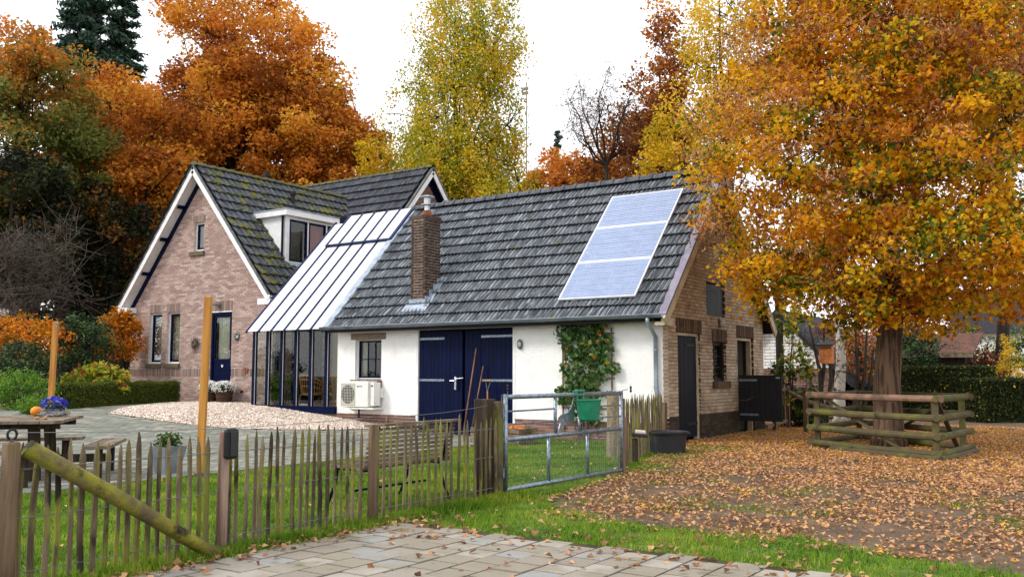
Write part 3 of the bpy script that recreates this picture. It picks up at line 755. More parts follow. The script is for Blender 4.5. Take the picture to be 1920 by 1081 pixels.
# ================================================================== the barn
YF, XR, XL, YB = 15.86, -7.28, -15.68, 21.53
YR = 18.70; SL = 1.0378; ZE = 2.593
def zroof(y): return ZE + SL * ((y if y <= YR else 2 * YR - y) - 15.71)
cs = 1 / math.hypot(1, SL); sn = SL * cs
barn = thing('barn', 'long white-painted brick barn with navy double doors and grey tiled roof', 'barn', ((XL + XR) / 2, (YF + YB) / 2, 0))
O = (0, YF, 0); U = (1, 0, 0); N = (0, -1, 0)
DX0, DX1, DZ = -13.20, -10.66, 2.28
WX0, WX1, WZ0, WZ1 = -15.12, -14.30, 1.16, 2.10
lw = masonry(barn, O, U, N, .38, 2.50, lambda z: (XL, XR - .002), [(DX0 - .06, DX1 + .06, 0, DZ + .05), (WX0, WX1, WZ0, WZ1)], 'whitebrick', 'whitemortar', L=.206, H=.0555, J=.006, proud=.0035, name='long_wall', thick=.25)
for (a, b) in ((XL, DX0 - .06), (DX1 + .06, XR - .002)):
    masonry(barn, (0, YF - .012, 0), U, N, -.05, .38, lambda z, a=a, b=b: (a, b), [], 'plinthbrick', 'plinthmortar', L=.205, H=.052, J=.012, name='plinth', thick=.26, limit=150)
fbox(MB(), O, U, N, WX0 - .14, WX1 + .14, WZ1, WZ1 + .15, -.012, .2).build('lintel', 'stone', barn, bevel=.008)
window(barn, O, U, N, WX0, WX1, WZ0 + .03, WZ1, outer='white', inner='navy', fw=.02, sw=.04, grid=(3, 2), inset=.10, curtain=[(.02, .22)])
sb = fbox(MB(), O, U, N, WX0 - .04, WX1 - .06, WZ0 - .03, WZ0 + .012, -.045, .10).build('window_sill', 'plinthmortar', barn)
soldiers(sb, (0, YF - .06, 0), U, N, WX0 - .1, WX1 + .03, WZ0 - .12, WZ0 + .01, 'plinthbrick', depth=.16, name='sill_brick', proud=.0)
# double doors
mb = MB()
fbox(mb, O, U, N, DX0 - .06, DX0, 0, DZ + .05, -.006, .12); fbox(mb, O, U, N, DX1, DX1 + .06, 0, DZ + .05, -.006, .12); fbox(mb, O, U, N, DX0, DX1, DZ, DZ + .05, -.006, .12)
mb.build('door_frame', 'white', barn)
xm = (DX0 + DX1) / 2 - .06
d1 = plankdoor(barn, O, U, N, DX0 + .01, xm, .03, DZ - .02, 'navy', .03, straps=[(DX0 + .0, DX0 + .72, DZ - .20), (DX0, DX0 + .72, 1.17), (DX0, DX0 + .72, .18)])
d2 = plankdoor(barn, O, U, N, xm + .05, DX1 - .01, .03, DZ - .02, 'navy', .05, straps=[(DX1 - .84, DX1, DZ - .18), (DX1 - .82, DX1, 1.17), (DX1 - .82, DX1, .18)])
mb = MB(); c = V(xm - .14, YF - .03, 1.13)
mb.box(c[0] - .025, c[0] + .025, c[1] - .012, c[1] - .002, c[2] - .16, c[2] + .12); mb.tube([c + V(0, -.012, .03), c + V(0, -.05, .03), c + V(-.12, -.055, .03)], .010, 6); mb.tube([c + V(.0, -.02, .07), c + V(.22, -.02, .09)], .011, 6)
mb.build('door_latch', 'steel', d1)
mb = MB(); mb.box(DX0 - .02, DX1 + .02, YF + .45, YF + .5, 0, DZ + .1); mb.build('dark_interior', 'darkroom', barn)
# bulkhead lamp on the wall
p = ony(976, 645, YF)
lp = thing('bulkhead_lamp', 'small oval caged lamp on the white barn wall right of the double doors', 'lamp', p)
MB().lathe([(.07, 0), (.085, .02), (.085, .035), (.06, .04)], (0, 0, 0), 14).build('tmp', 'greymetal', None)
o = bpy.data.objects['tmp']; o.name = 'backplate'; o.parent = lp; o.rotation_euler = (R_(90), 0, 0); o.scale = (.8, 1.25, 1)
b_ = MB().ball((p[0], p[1] - .05, p[2]), .055, 10, 6, .8, .9, 1.35).build('lamp_glass', 'lampglass', lp, smooth=True)
mb = MB()
for zz in (-.05, 0, .05): mb.tube([p + V(-.055, -.035, zz), p + V(0, -.112, zz), p + V(.055, -.035, zz)], .005, 4)
mb.tube([p + V(0, -.035, .10), p + V(0, -.112, .05), p + V(0, -.112, -.05), p + V(0, -.035, -.10)], .005, 4); mb.build('cage', 'greymetal', lp)
# gable end
OG = (XR, 0, 0); UG = (0, 1, 0); NG = (1, 0, 0)
def gy(z): 
    if z <= 2.35: return (YF + .012, YB)
    h_ = max(.02, (zroof(YR) - .16 - z) / SL); return (max(YF + .012, YR - h_), min(YB, YR + h_))
G1 = (16.55, 17.68, -1, 2.12); GW = (18.36, 19.12, 1.15, 1.98); G2 = (19.80, 20.84, -1, 2.12); ltop = onx(1325, 528, XR)[2]; lbot = onx(1326, 593, XR)[2]
GL = (float(onx(1325, 590, XR)[1]), float(onx(1325, 590, XR)[1]) + 1.05, lbot, ltop)
hol = [G1, GW, G2, GL, (G1[0] - .06, G1[1] + .1, 2.12, 2.40), (GW[0] - .06, GW[1] + .06, 1.98, 2.26), (G2[0] - .06, G2[1] + .06, 2.12, 2.40)]
gw = masonry(barn, OG, UG, NG, .50, 5.5, gy, hol, 'gablebrick', 'gablemortar', L=.185, H=.060, J=.010, name='gable_wall', thick=.25, zband=2.35, proud=.007)
masonry(barn, (XR + .004, 0, 0), UG, NG, -.08, .50, lambda z: (YF + .012, YB), hol, 'tarbrick', 'gablemortar', L=.185, H=.060, J=.010, name='tarred_base', thick=.25)
for (a, b, z0, z1, e) in ((G1[0], G1[1], 2.13, 2.40, .06), (GW[0], GW[1], 1.99, 2.26, .05), (G2[0], G2[1], 2.13, 2.40, .05)):
    bk = fbox(MB(), OG, UG, NG, a - e, b + e, z0 - .012, z1, .03, .25).build('lintel', 'gablemortar', barn)
    soldiers(bk, OG, UG, NG, a - e, b + e, z0, z1 - .006, 'darkbrick', tilt=.10)
def dframe(g, w_=.06):
    mb = MB(); a, b, _, z1 = g
    fbox(mb, OG, UG, NG, a, a + w_, 0, z1, .05, .16); fbox(mb, OG, UG, NG, b - w_, b, 0, z1, .05, .16); fbox(mb, OG, UG, NG, a + w_, b - w_, z1 - w_, z1, .05, .16)
    return mb.build('door_frame', 'cream', barn)
dframe(G1); dframe(G2)
dg = plankdoor(barn, OG, UG, NG, G1[0] + .065, G1[1] - .065, .06, 2.05, 'navydark', .07, straps=[(G1[0] + .55, G1[1] - .06, 1.88), (G1[0] + .55, G1[1] - .06, .32)], strapmat='black')
window(barn, OG, UG, NG, GW[0], GW[1], GW[2], GW[3], outer='black', inner='black', fw=.04, sw=.03, grid=(2, 3), inset=.10)
sb = fbox(MB(), OG, UG, NG, GW[0] - .05, GW[1] + .05, GW[2] - .10, GW[2] - .01, -.05, .1).build('window_sill', 'darkbrick', barn)
soldiers(sb, (XR + .07, 0, 0), UG, NG, GW[0] - .07, GW[1] + .07, GW[2] - .14, GW[2] + .0, 'darkbrick', depth=.14, name='sill_brick', proud=0)
fbox(MB(), OG, UG, NG, G2[0] + .06, G2[1] - .06, 0, 2.06, .5, .55).build('dark_interior', 'darkroom', barn)
plankdoor(barn, OG, UG, NG, GL[0] + .02, GL[1] - .02, GL[2] + .02, GL[3] - .02, 'black', .04, name='loft_hatch', straps=[(GL[0], GL[0] + .6, GL[3] - .15)], strapmat='black')
# stable half door standing open at a right angle to the wall
hy = G2[0] - .02
hd = plankdoor(barn, (XR, hy, 0), (1, 0, 0), (0, -1, 0), .02, .98, .28, 1.28, 'black', 0, pw=.12, straps=[(.03, .44, 1.17), (.03, .46, .42)], name='half_door')
MB().tube([(XR + .02, hy - .02, .72), (XR + .2, hy - .03, .72), (XR + .36, hy - .03, .80)], .008, 5).build('door_hook', 'galv', hd)
MB().box(XR + .86, XR + .95, hy - .03, hy - .012, 1.2, 1.24).build('door_bolt', 'galv', hd)
# lamp over the gable window
p = onx(1349, 606, XR); gl_ = thing('wall_lamp', 'small weathered lamp high on the barn gable under the loft hatch', 'lamp', p)
MB().ball((p[0] + .07, p[1], p[2]), .07, 10, 6, 1, .8, 1.2).build('lamp_glass', 'lampglass', gl_, smooth=True); MB().box(p[0] - .0, p[0] + .03, p[1] - .07, p[1] + .07, p[2] - .1, p[2] + .1).build('backplate', 'greymetal', gl_)
# remaining walls, roof
mb = MB(); mb.box(XL, XR - .27, YB - .25, YB, 0, 2.4); mb.prism([(XL, YF + .26, 0), (XL, YB - .26, 0), (XL, YB - .26, 2.4), (XL, YR, zroof(YR) - .2), (XL, YF + .26, 2.4)], (.2, 0, 0)); mb.build('wall', 'whitemortar', barn)
EV = 15.53; VL, VR = -15.70, -7.13
prof = [(EV, zroof(EV) - .06), (YR, zroof(YR) - .06), (2 * YR - EV, zroof(EV) - .06), (2 * YR - EV, zroof(EV) - .14), (YR, zroof(YR) - .14), (EV, zroof(EV) - .14)]
roof = MB().prism([(VL, y, z) for y, z in prof], (VR - VL - .02, 0, 0)).build('roof', 'underroof', barn)
tiles(roof, (VL + .02, EV - .03, zroof(EV - .03) - .055), (1, 0, 0), (0, cs, sn), 39, 13, (VR - VL - .1) / 39, .350, 'shedtile')
tiles(roof, (VR - .02, 2 * YR - EV + .03, zroof(EV - .03) - .055), (-1, 0, 0), (0, -cs, sn), 39, 13, (VR - VL - .1) / 39, .350, 'shedtile', limit=0, rest='tile_field')
ridge(roof, (VL, YR, zroof(YR) - .03), (VR, YR, zroof(YR) - .03), .13, 'ridgetile', flat=.95)
for sgn in (1, -1):                                            # verge trim at the gable
    a = V(VR + .0, YR + sgn * -(YR - EV), zroof(EV) - .02); b = V(VR + .0, YR, zroof(YR) - .02)
    MB().bar(a + V(.0, 0, -.0), b, .16, .05, up=(0, -sgn * sn, cs)).build('verge_board', 'verge', roof)
    MB().bar(a + V(.055, 0, -.13), b + V(.055, 0, -.13), .04, .18, up=(0, -sgn * sn, cs)).build('barge_board', 'cream', roof)
MB().box(XR, VR + .05, EV, YF + .10, 2.20, 2.34).build('eave_box', 'cream', roof)
# lead strip along the verge next to the glazed roof
a = V(VL - .02, EV - .03, zroof(EV - .03) + .03); b = V(VL - .02, YR, zroof(YR) + .03)
MB().bar(a, b, .20, .05, up=(0, -sn, cs)).build('verge_flashing', 'lead', roof)
def gutter(x0, x1, y, z, par, r=.065, mt='gutterzinc'):
    mb = MB(); k = 8; rows = []
    for x in (x0, x1):
        for rr in (r, r - .006): rows.append([V(x, y + rr * math.cos(math.pi * (1 + t / k)), z + rr * math.sin(math.pi * (1 + t / k))) for t in range(k + 1)])
    A, B, C_, D_ = rows; vs = A + B + C_ + D_; m = k + 1; fs = []
    for t in range(k): fs += [(t, t + 1, 2 * m + t + 1, 2 * m + t), (m + t, m + t + 1, 3 * m + t + 1, 3 * m + t), (t, t + 1, m + t + 1, m + t), (2 * m + t, 2 * m + t + 1, 3 * m + t + 1, 3 * m + t)]
    mb.add(vs, fs); mb.tube([(x0, y - r, z), (x1, y - r, z)], .012, 6)
    g = mb.build('gutter', mt, par)
    for i in range(int((x1 - x0) / .75) + 1):
        xx = x0 + .2 + i * .75
        if xx < x1: MB().tube([V(xx, y + (r + .004) * math.cos(math.pi * (1 + t / 6)), z + (r + .004) * math.sin(math.pi * (1 + t / 6))) for t in range(7)], .006, 4).build('gutter_bracket', mt, g)
    return g
gutter(-15.86, VR + .04, EV - .07, 2.395, barn)
dx = float(ony(1232, 640, YF)[0])
MB().tube([(dx, EV - .07, 2.34), (dx, EV - .07, 2.26), (dx, YF - .07, 2.0), (dx, YF - .07, 1.02), (dx + .10, YF - .12, .72)], .042, 10).build('downspout', 'zinc', barn, smooth=True)
mb = MB()
for zz in (1.75, 1.06): mb.tube([(dx, YF - .07, zz - .015), (dx, YF - .07, zz + .015)], .05, 10)
mb.build('pipe_clip', 'zinc', barn)
fbox(MB(), O, U, N, XL, XR, 2.40, 2.50, -.03, 0).build('fascia', 'white', barn)
# chimney
CX0, CX1, CY0, CY1 = -13.53, -13.12, 15.97, 16.52
ct = float(ony(780, 404, CY0)[2]); cb = zroof(CY0) - .25
ch = MB().box(CX0 + .006, CX1 - .006, CY0 + .006, CY1 - .006, cb, ct).build('chimney', 'chimmortar', barn)
for (o_, u_, n_, a, b) in (((0, CY0, 0), (1, 0, 0), (0, -1, 0), CX0, CX1), ((CX1, 0, 0), (0, 1, 0), (1, 0, 0), CY0, CY1), ((0, CY1, 0), (1, 0, 0), (0, 1, 0), CX0, CX1), ((CX0, 0, 0), (0, 1, 0), (-1, 0, 0), CY0, CY1)):
    vis = n_ in ((0, -1, 0), (1, 0, 0))
    zl = cb if n_[1] == -1 else zroof(CY0 + .1)
    masonry(ch, o_, u_, n_, zl, ct - .09, lambda z, a=a, b=b: (a, b), [], 'chimbrick', None, L=.185, H=.052, J=.014, back=False, limit=150 if vis else 0)
MB().box(CX0 - .02, CX1 + .02, CY0 - .02, CY1 + .02, ct - .09, ct).build('chimney_cap', 'chimbrick', ch, bevel=.01)
cc = ((CX0 + CX1) / 2 + .03, (CY0 + CY1) / 2, ct)
MB().lathe([(.10, 0), (.095, .14), (.085, .14)], cc, 14).build('flue_pot', 'terracotta', ch, smooth=False)
MB().lathe([(.07, .13), (.07, .27), (.15, .27), (.15, .285), (.08, .30), (.08, .44), (.17, .45), (.17, .465), (.06, .50)], cc, 18).build('cowl', 'steel', ch)
mb = MB(); pf = .03
for (y0, y1, x0, x1, hh) in ((CY0 - .03, CY0 - .005, CX0 - .03, CX1 + .03, .12),): mb.box(x0, x1, y0, y1, zroof(CY0) - .03, zroof(CY0) + hh)
for i in range(4):
    y0 = CY0 + i * .14; mb.box(CX1 + .005, CX1 + .02, y0, min(y0 + .14, CY1), zroof(y0) - .05, zroof(y0) + .19)
mb.bar((CX0 - .12, CY0 - .11, zroof(CY0 - .11) + .035), (CX1 + .16, CY0 - .11, zroof(CY0 - .11) + .035), .22, .012, up=(0, -sn, cs)); mb.bar((CX1 + .09, CY0 - .1, zroof(CY0 - .1) + .035), (CX1 + .09, CY1 + .05, zroof(CY1 + .05) + .035), .15, .012, up=(0, -sn, cs))
mb.build('flashing', 'lead', ch)

# solar panels: three on one rail, each a frame, a backsheet and its cells
nrmv = (0, -SL, 1); q0 = (0, 15.71, ZE + .05)
P4 = [onplane(*q, nrmv, q0) for q in ((1058, 562), (1200, 555), (1278, 354), (1142, 372))]
x0 = (P4[0][0] + P4[3][0]) / 2 + .0; x1 = (P4[1][0] + P4[2][0]) / 2; y0 = (P4[0][1] + P4[1][1]) / 2; y1 = (P4[2][1] + P4[3][1]) / 2
sv = V(0, cs, sn); nv = V(0, -sn, cs); LEN = (y1 - y0) / cs; PHt = LEN / 3
me_cell = None
for k in range(3):
    base = V(x0, y0, zroof(y0) + .0) + sv * (k * PHt) + nv * .06
    pn = thing('solar_panel', ['lowest of three blue solar panels on the barn roof', 'middle of three blue solar panels on the barn roof', 'topmost of three blue solar panels, nearest the ridge'][k], 'solar panel', base, 'solar panels on the barn roof')
    Wd = x1 - x0; Hd = PHt - .012
    def pbox(mb, a, b, c, d, e0, e1):
        return mb.prism([base + V(1, 0, 0) * aa + sv * bb + nv * e0 for aa, bb in ((a, c), (b, c), (b, d), (a, d))], nv * (e1 - e0))
    pbox(MB(), .02, Wd - .02, .02, Hd - .02, .0, .022).build('backsheet', 'backsheet', pn)
    mb = MB(); fw = .022
    pbox(mb, 0, fw, 0, Hd, -.01, .03); pbox(mb, Wd - fw, Wd, 0, Hd, -.01, .03); pbox(mb, fw, Wd - fw, 0, fw, -.01, .03); pbox(mb, fw, Wd - fw, Hd - fw, Hd, -.01, .03); mb.build('frame', 'alu', pn)
    nx, ny = 9, 6; cw = (Wd - .07) / nx; chh = (Hd - .07) / ny
    if me_cell is None: me_cell = MB().prism([V(1, 0, 0) * aa + sv * bb for aa, bb in ((.004, .003), (cw - .004, .003), (cw - .004, chh - .003), (.004, chh - .003))], nv * .003).mesh('cell', 'cell')
    if len(me_cell.materials) == 1 and k == 0:
        mb = MB(); mb.prism([V(1, 0, 0) * aa + sv * bb for aa, bb in ((.004, .003), (cw - .004, .003), (cw - .004, chh - .003), (.004, chh - .003))], nv * .003); nf = len(mb.f)
        for f_ in (.2, .5, .8): mb.prism([V(1, 0, 0) * aa + sv * (chh * f_ + bb) + nv * .003 for aa, bb in ((.005, 0), (cw - .005, 0), (cw - .005, .006), (.005, .006))], nv * .0006)
        me_cell = mb.mesh('cell', 'cell'); me_cell.materials.append(M['backsheet'])
        for i_f, pf_ in enumerate(me_cell.polygons): pf_.material_index = int(i_f >= nf)
    for i in range(nx):
        for j in range(ny):
            o = link('cell', me_cell, None); place(o, pn, Matrix.Translation(Vector(base + V(1, 0, 0) * (.035 + i * cw) + sv * (.035 + j * chh) + nv * .0225)))
    mb = MB()
    for f in (.2, .8): pbox(mb, Wd * f - .02, Wd * f + .02, 0, Hd, -.06, -.012)
    mb.build('mounting_rail', 'alu', pn)

# ================================================================== the house
YH, HX0, HX1, HXR, HZ0 = 16.82, -25.40, -19.06, -22.23, .45
HS = 1.164; HAP = 7.35
def zh(x): return HAP - HS * abs(x - HXR)
house = thing('house', 'brown brick house with mossy tiled roof, white barge boards and navy front door', 'house', (HXR, 20, .5))
OH = (0, YH, 0)
def hx(z):
    h_ = max(.02, min(3.17, (HAP - .20 - z) / HS)); return (HXR - h_, HXR + h_)
def hp(px, py): p = ony(px, py, YH); return float(p[0]), float(p[2])
w1 = (hp(277, 684)[0], hp(301, 684)[0], hp(289, 681)[1], hp(289, 587)[1]); w2 = (hp(311, 684)[0], hp(335, 684)[0], w1[2], w1[3])
w3 = (hp(364, 440)[0], hp(383, 440)[0], hp(373, 470)[1], hp(373, 417)[1])
dr = (hp(396, 600)[0], hp(435, 600)[0], .4, hp(415, 585)[1])
lint = [(w1[0] - .03, w2[1] + .03, w1[3], w1[3] + .26), (dr[0] - .02, dr[1] + .02, dr[3] + .03, dr[3] + .32), (w3[0] - .08, w3[1] + .04, w3[3], w3[3] + .2)]
bz0, bz1 = hp(300, 705)[1], hp(300, 691)[1]
holes = [w1, w2, w3, (dr[0], dr[1], -1, dr[3] + .02)] + [(w1[0] - .03, w1[1] + .03, w1[3], w1[3] + .26), (w2[0] - .03, w2[1] + .03, w2[3], w2[3] + .26)] + lint[1:]
fw_ = masonry(house, OH, U, N, HZ0, 7.1, hx, holes + [(HX0, dr[0] - .02, bz0, bz1), (dr[1] + .02, HX1, bz0, bz1)], 'housebrick', 'housemortar', L=.20, H=.050, J=.0105, name='gable_wall', zband=3.46, limit=300)
for (a, b, z0, z1) in ((w1[0] - .03, w1[1] + .03, w1[3] + .005, w1[3] + .255), (w2[0] - .03, w2[1] + .03, w2[3] + .005, w2[3] + .255), (lint[1][0], lint[1][1], lint[1][2], lint[1][3] - .005), (lint[2][0], lint[2][1], lint[2][2] + .004, lint[2][3] - .005), (HX0, dr[0] - .02, bz0, bz1), (dr[1] + .02, HX1, bz0, bz1)):
    bk = fbox(MB(), OH, U, N, a, b, z0 - .004, z1 + .004, .009, .22).build('lintel' if b - a < 2 else 'soldier_course', 'housemortar', house)
    soldiers(bk, OH, U, N, a, b, z0, z1, 'soldier')
for w_ in (w1, w2):
    window(house, OH, U, N, *w_, fw=.045, sw=.06, curtain=[(.0, .55)], back='interior')
    fbox(MB(), OH, U, N, w_[0] - .06, w_[1] + .06, w_[2] - .13, w_[2] - .01, -.06, .1).build('window_sill', 'sill', house, bevel=.01)
window(house, OH, U, N, *w3, fw=.045, sw=.055, curtain=[(.3, .8)], back='interior')
fbox(MB(), OH, U, N, w3[0] - .16, w3[1] + .04, w3[2] - .14, w3[2] - .02, -.06, .1).build('window_sill', 'sill', house, bevel=.01)
# front door
mb = MB(); fbox(mb, OH, U, N, dr[0], dr[0] + .07, .5, dr[3] - .07, .02, .12); fbox(mb, OH, U, N, dr[1] - .07, dr[1], .5, dr[3] - .07, .02, .12); fbox(mb, OH, U, N, dr[0], dr[1], dr[3] - .07, dr[3], .02, .12)
mb.build('door_frame', 'navy', house)
fbox(MB(), OH, U, N, dr[0], dr[1], dr[3] + .001, dr[3] + .03, -.01, .1).build('door_head_strip', 'white', house)
a, b = dr[0] + .075, dr[1] - .075; zm = hp(415, 677)[1]; zt = hp(415, 597)[1]
mb = frame4(MB(), OH, U, N, a, b, zm, dr[3] - .075, .07, .05, .09); fbox(mb, OH, U, N, a, b, .56, zm, .06, .09)
door = mb.build('door', 'navy', house)
for i in range(6): fbox(MB(), OH, U, N, a + .05, b - .05, .62 + i * (zm - .70) / 6, .62 + (i + 1) * (zm - .70) / 6 - .008, .05, .0595).build('plank', 'navy', door)
fbox(MB(), OH, U, N, a + .07, b - .07, zm + .07, dr[3] - .145, .066, .072).build('pane', 'glass', door)
mb = MB(); k = 16; vs = []
for i in range(k + 1):
    x = a + .1 + (b - a - .2) * i / k; vs.append((x, YH + .15 + .012 * math.sin(i * 2.1), zm))
vs += [(x, y, dr[3] - .1) for x, y, _ in vs]; mb.add(vs, [(i, i + 1, k + 2 + i, k + 1 + i) for i in range(k)]); mb.build('curtain', 'curtain', door)
mb = MB(); fbox(mb, OH, U, N, b - .055, b - .015, zm + .09, zm + .31, .042, .05); p = V(b - .035, YH - .045 + .09, zm + .24); mb.tube([p, p + V(0, -.05, 0), p + V(-.13, -.055, 0)], .009, 6); mb.build('door_handle', 'steel', door)
cx, cz = (a + b) / 2 + .02, zm - .13                            # small white hen sticker
hen = [(-.035, .03), (-.02, .05), (-.005, .02), (.01, .005), (.03, .03), (.045, .045), (.045, .01), (.025, -.03), (.005, -.04), (-.012, -.03), (-.028, .0)]
MB().prism([(cx + x, YH + .049, cz + z) for x, z in hen], (0, -.002, 0)).build('sticker', 'whiteprint', door)
mb = MB(); fbox(mb, OH, U, N, dr[0] - .05, dr[1] + .05, .42, .555, -.08, .14); mb.build('doorstep', 'concrete', house)
MB().box(HX0 + .25, HX1 - .25, YH + .55, YH + .58, .5, 3.3).build('room_lining', 'interior', house)
# side walls
masonry(house, (HX1, 0, 0), (0, 1, 0), (1, 0, 0), HZ0, 3.45, lambda z: (YH + .001, 22.0), [(18.1, 18.35, .5, 1.9)], 'housebrick', 'housemortar', L=.20, H=.050, J=.0105, name='wall', limit=160)
MB().box(HX0, HX0 + .2, YH + .24, 22, .4, 3.5).build('wall', 'housemortar', house)
# roof
HEV = 3.35; HY0, HY1 = 16.50, 23.4
xe = lambda s: HXR + s * HEV
hc = 1 / math.hypot(1, HS); hs_ = HS * hc
def zw(y): return 8.19 - 1.17 * abs(y - 23.5)
prof = [(xe(-1), zh(xe(1))), (HXR, HAP), (xe(1), zh(xe(1))), (xe(1), zh(xe(1)) - .10), (HXR, HAP - .10), (xe(-1), zh(xe(1)) - .10)]
hroof = MB().prism([(x, HY0 + .02, z - .06) for x, z in prof], (0, HY1 - HY0, 0)).build('roof', 'underroof', house)
DY0, DY1, DXF = 17.80, 20.25, -19.72
nr = 14; E_ = HEV / hc / nr; TW = .225
def ins(uu, vv):
    x = xe(1) - vv * hc; y = HY0 + uu
    if y > 19.4 and zw(y) > zh(x) + .02: return False
    if DY0 - .02 < y < DY1 and x > -21.0 and x < DXF + .12: return False
    return True
tiles(hroof, (xe(1) + .03, HY0 + .06, zh(xe(1)) - .06), (0, 1, 0), (-hc, 0, hs_), int(6.4 / TW), nr, TW, E_, 'housetile', ins, waves=1)
tiles(hroof, (xe(-1) - .03, HY1, zh(xe(1)) - .06), (0, -1, 0), (hc, 0, hs_), 31, nr, TW, E_, 'housetile', lambda a, b: HY1 - a < 22.0, limit=0, waves=1, rest='tile_field')
ridge(hroof, (HXR, HY0, HAP - .03), (HXR, 22.75, HAP - .03), .12, 'mossyridge', flat=.8)
# moss cushions on the courses
mb = MB()
for i in range(1700):
    y = random.uniform(HY0 + .3, 22); v = random.random() ** 1.25 * HEV / hc; x = xe(1) - v * hc
    den = .35 + .65 * (math.sin(y * 2.3 + v * 1.1) * math.sin(v * 2.1 + 1) > -.1) * (1.2 - .6 * v / (HEV / hc))
    if random.random() > den or not ins(y - HY0, v): continue
    r = random.uniform(.03, .10); vr = round(v / E_) * E_ + random.uniform(-.03, .10); x = xe(1) - vr * hc
    mb.ball((x + .02, y, zh(x) - .005), r, 6, 4, 1.0, random.uniform(.8, 1.7), .45)
tag(mb.build('moss', 'moss', hroof, smooth=True), kind='stuff')
# barge boards, soffits, purlin ends
for s in (-1, 1):
    a = V(xe(s), HY0, zh(xe(1)) - .06); b = V(HXR, HY0, HAP - .06)
    upv = (s * hs_, 0, hc)
    MB().bar(a + V(0, -.005, -.10), b + V(0, -.005, -.13), .03, .17, up=upv).build('barge_board', 'white', hroof)
    MB().bar(a + V(0, -.01, .02), b + V(0, -.01, .02), .05, .05, up=upv).build('verge_trim', 'greymetal', hroof)
    mb = MB(); off = V(0, .15, -.20); mb.bar(a + off, b + off, .27, .02, up=upv); mb.build('soffit', 'white', hroof)
    mb = MB(); off = V(0, .315, -.27); mb.bar(a + off + (b - a) * .06, b + off, .03, .20, up=upv); mb.build('wall_trim', 'navy', hroof)
    if s < 0:
        for f in (.30, .55, .78):
            c = a + (b - a) * f + V(0, .0, -.25); MB().box(c[0] - .04, c[0] + .04, HY0 + .06, YH, c[2] - .05, c[2] + .05).build('purlin_end', 'navy', hroof)
for s in (-1, 1):
    x0_, x1_ = sorted((xe(s) + s * .05, HXR + s * 3.18)); z0_ = zh(xe(1)) - .30
    xa_, xb_ = sorted((xe(s) + s * .06, HXR + s * 2.92)); MB().box(xa_, xb_, HY0 - .012, YH - .012, z0_ - .005, z0_ + .155).build('eave_return', 'white', hroof)
    MB().box(x0_, x1_, YH - .01, HY0 + (2.8 if s > 0 else 5.5), z0_, z0_ + .17).build('eave_box', 'white', hroof)
    g = MB().box(min(xe(s), xe(s) + s * .13), max(xe(s), xe(s) + s * .13), HY0, HY0 + 5.5 if s < 0 else 18.0, z0_ + .18, z0_ + .22); g.build('gutter_lip', 'zinc', hroof)
# vent pipe through the tiles and flue behind the ridge
n3 = (HS, 0, 1); p3 = onplane(549, 383, n3, (HXR, 0, HAP))
mb = MB(); mb.lathe([(.06, -.1), (.06, .30), (.10, .30), (.10, .40), (.03, .42)], p3, 12); mb.build('vent_pipe', 'black', hroof)
p3 = onx(500, 337, HXR - .35); MB().lathe([(.07, -.5), (.07, .10), (.11, .10), (.11, .22), (.03, .24)], (p3[0], p3[1], p3[2]), 12).build('vent_pipe', 'black', hroof)

# dormer with white cheeks facing the barn
zt_ = float(ony(536, 404, DY0)[2]); zb_ = zh(DXF) + .02
dm = MB().prism([(DXF, DY0, zb_), (DXF, DY0, zt_), (HXR + (HAP - zt_) / HS, DY0, zt_)], (0, .05, 0)).build('dormer', 'white', house)
MB().prism([(DXF, DY1 - .05, zb_), (DXF, DY1 - .05, zt_), (HXR + (HAP - zt_) / HS, DY1 - .05, zt_)], (0, .05, 0)).build('cheek', 'white', dm)
mb = MB(); yf0 = DY0 - .14; xf = DXF + .16; xb = HXR + (HAP - zt_) / HS - .28
mb.box(xb, xf, yf0, DY1 + .1, zt_ - .0, zt_ + .16); mb.build('dormer_roof', 'white', dm)
MB().box(xb - .1, xf + .02, yf0 - .02, DY1 + .12, zt_ + .161, zt_ + .185).build('roof_edge', 'lead', dm)
OD = (DXF, 0, 0)
mb = MB(); ym = [DY0 + .10, DY0 + .84, DY0 + 1.58, DY1 - .10]
fr = frame4(MB(), OD, UG, NG, DY0 + .051, DY1 - .051, zb_, zt_, .08, -.004, .08, wb=.05)
for y in ym[1:-1]: fbox(fr, OD, UG, NG, y - .03, y + .03, zb_ + .05, zt_ - .08, -.004, .08)
fr.build('window_frame', 'white', dm)
for i in range(3):
    a, b = ym[i] + .03 * (i > 0) + .031 * (i == 0), ym[i + 1] - .031
    frame4(MB(), OD, UG, NG, a, b, zb_ + .055, zt_ - .085, .05, -.012, .05).build('sash', 'navy', dm)
    fbox(MB(), OD, UG, NG, a + .05, b - .05, zb_ + .105, zt_ - .135, .02, .026).build('pane', 'glass', dm)
    if i: fbox(MB(), OD, UG, NG, a, b, zb_ + .05, zt_ - .1, .12, .14).build('blind', 'redcurtain', dm)
    else: fbox(MB(), OD, UG, NG, a, b, zb_ + .05, zt_ - .1, .3, .32).build('room_lining', 'darkroom', dm)
MB().tube([(DXF - .09, DY0 - .05, zt_), (DXF - .09, DY0 - .05, zb_ + .12), (DXF - .05, DY0 - .08, zb_ + .03)], .032, 8).build('downspout', 'navy', dm)
mb = MB(); mb.bar((DXF - .02, DY0 - .08, zh(DXF) + .03), (-20.95, DY0 - .08, zh(-20.95) + .03), .16, .015, up=(hs_, 0, hc)); mb.bar((DXF + .09, DY0 - .1, zh(DXF + .09) + .03), (DXF + .09, DY1, zh(DXF + .09) + .03), .2, .015, up=(hs_, 0, hc)); mb.build('flashing', 'lead', dm)

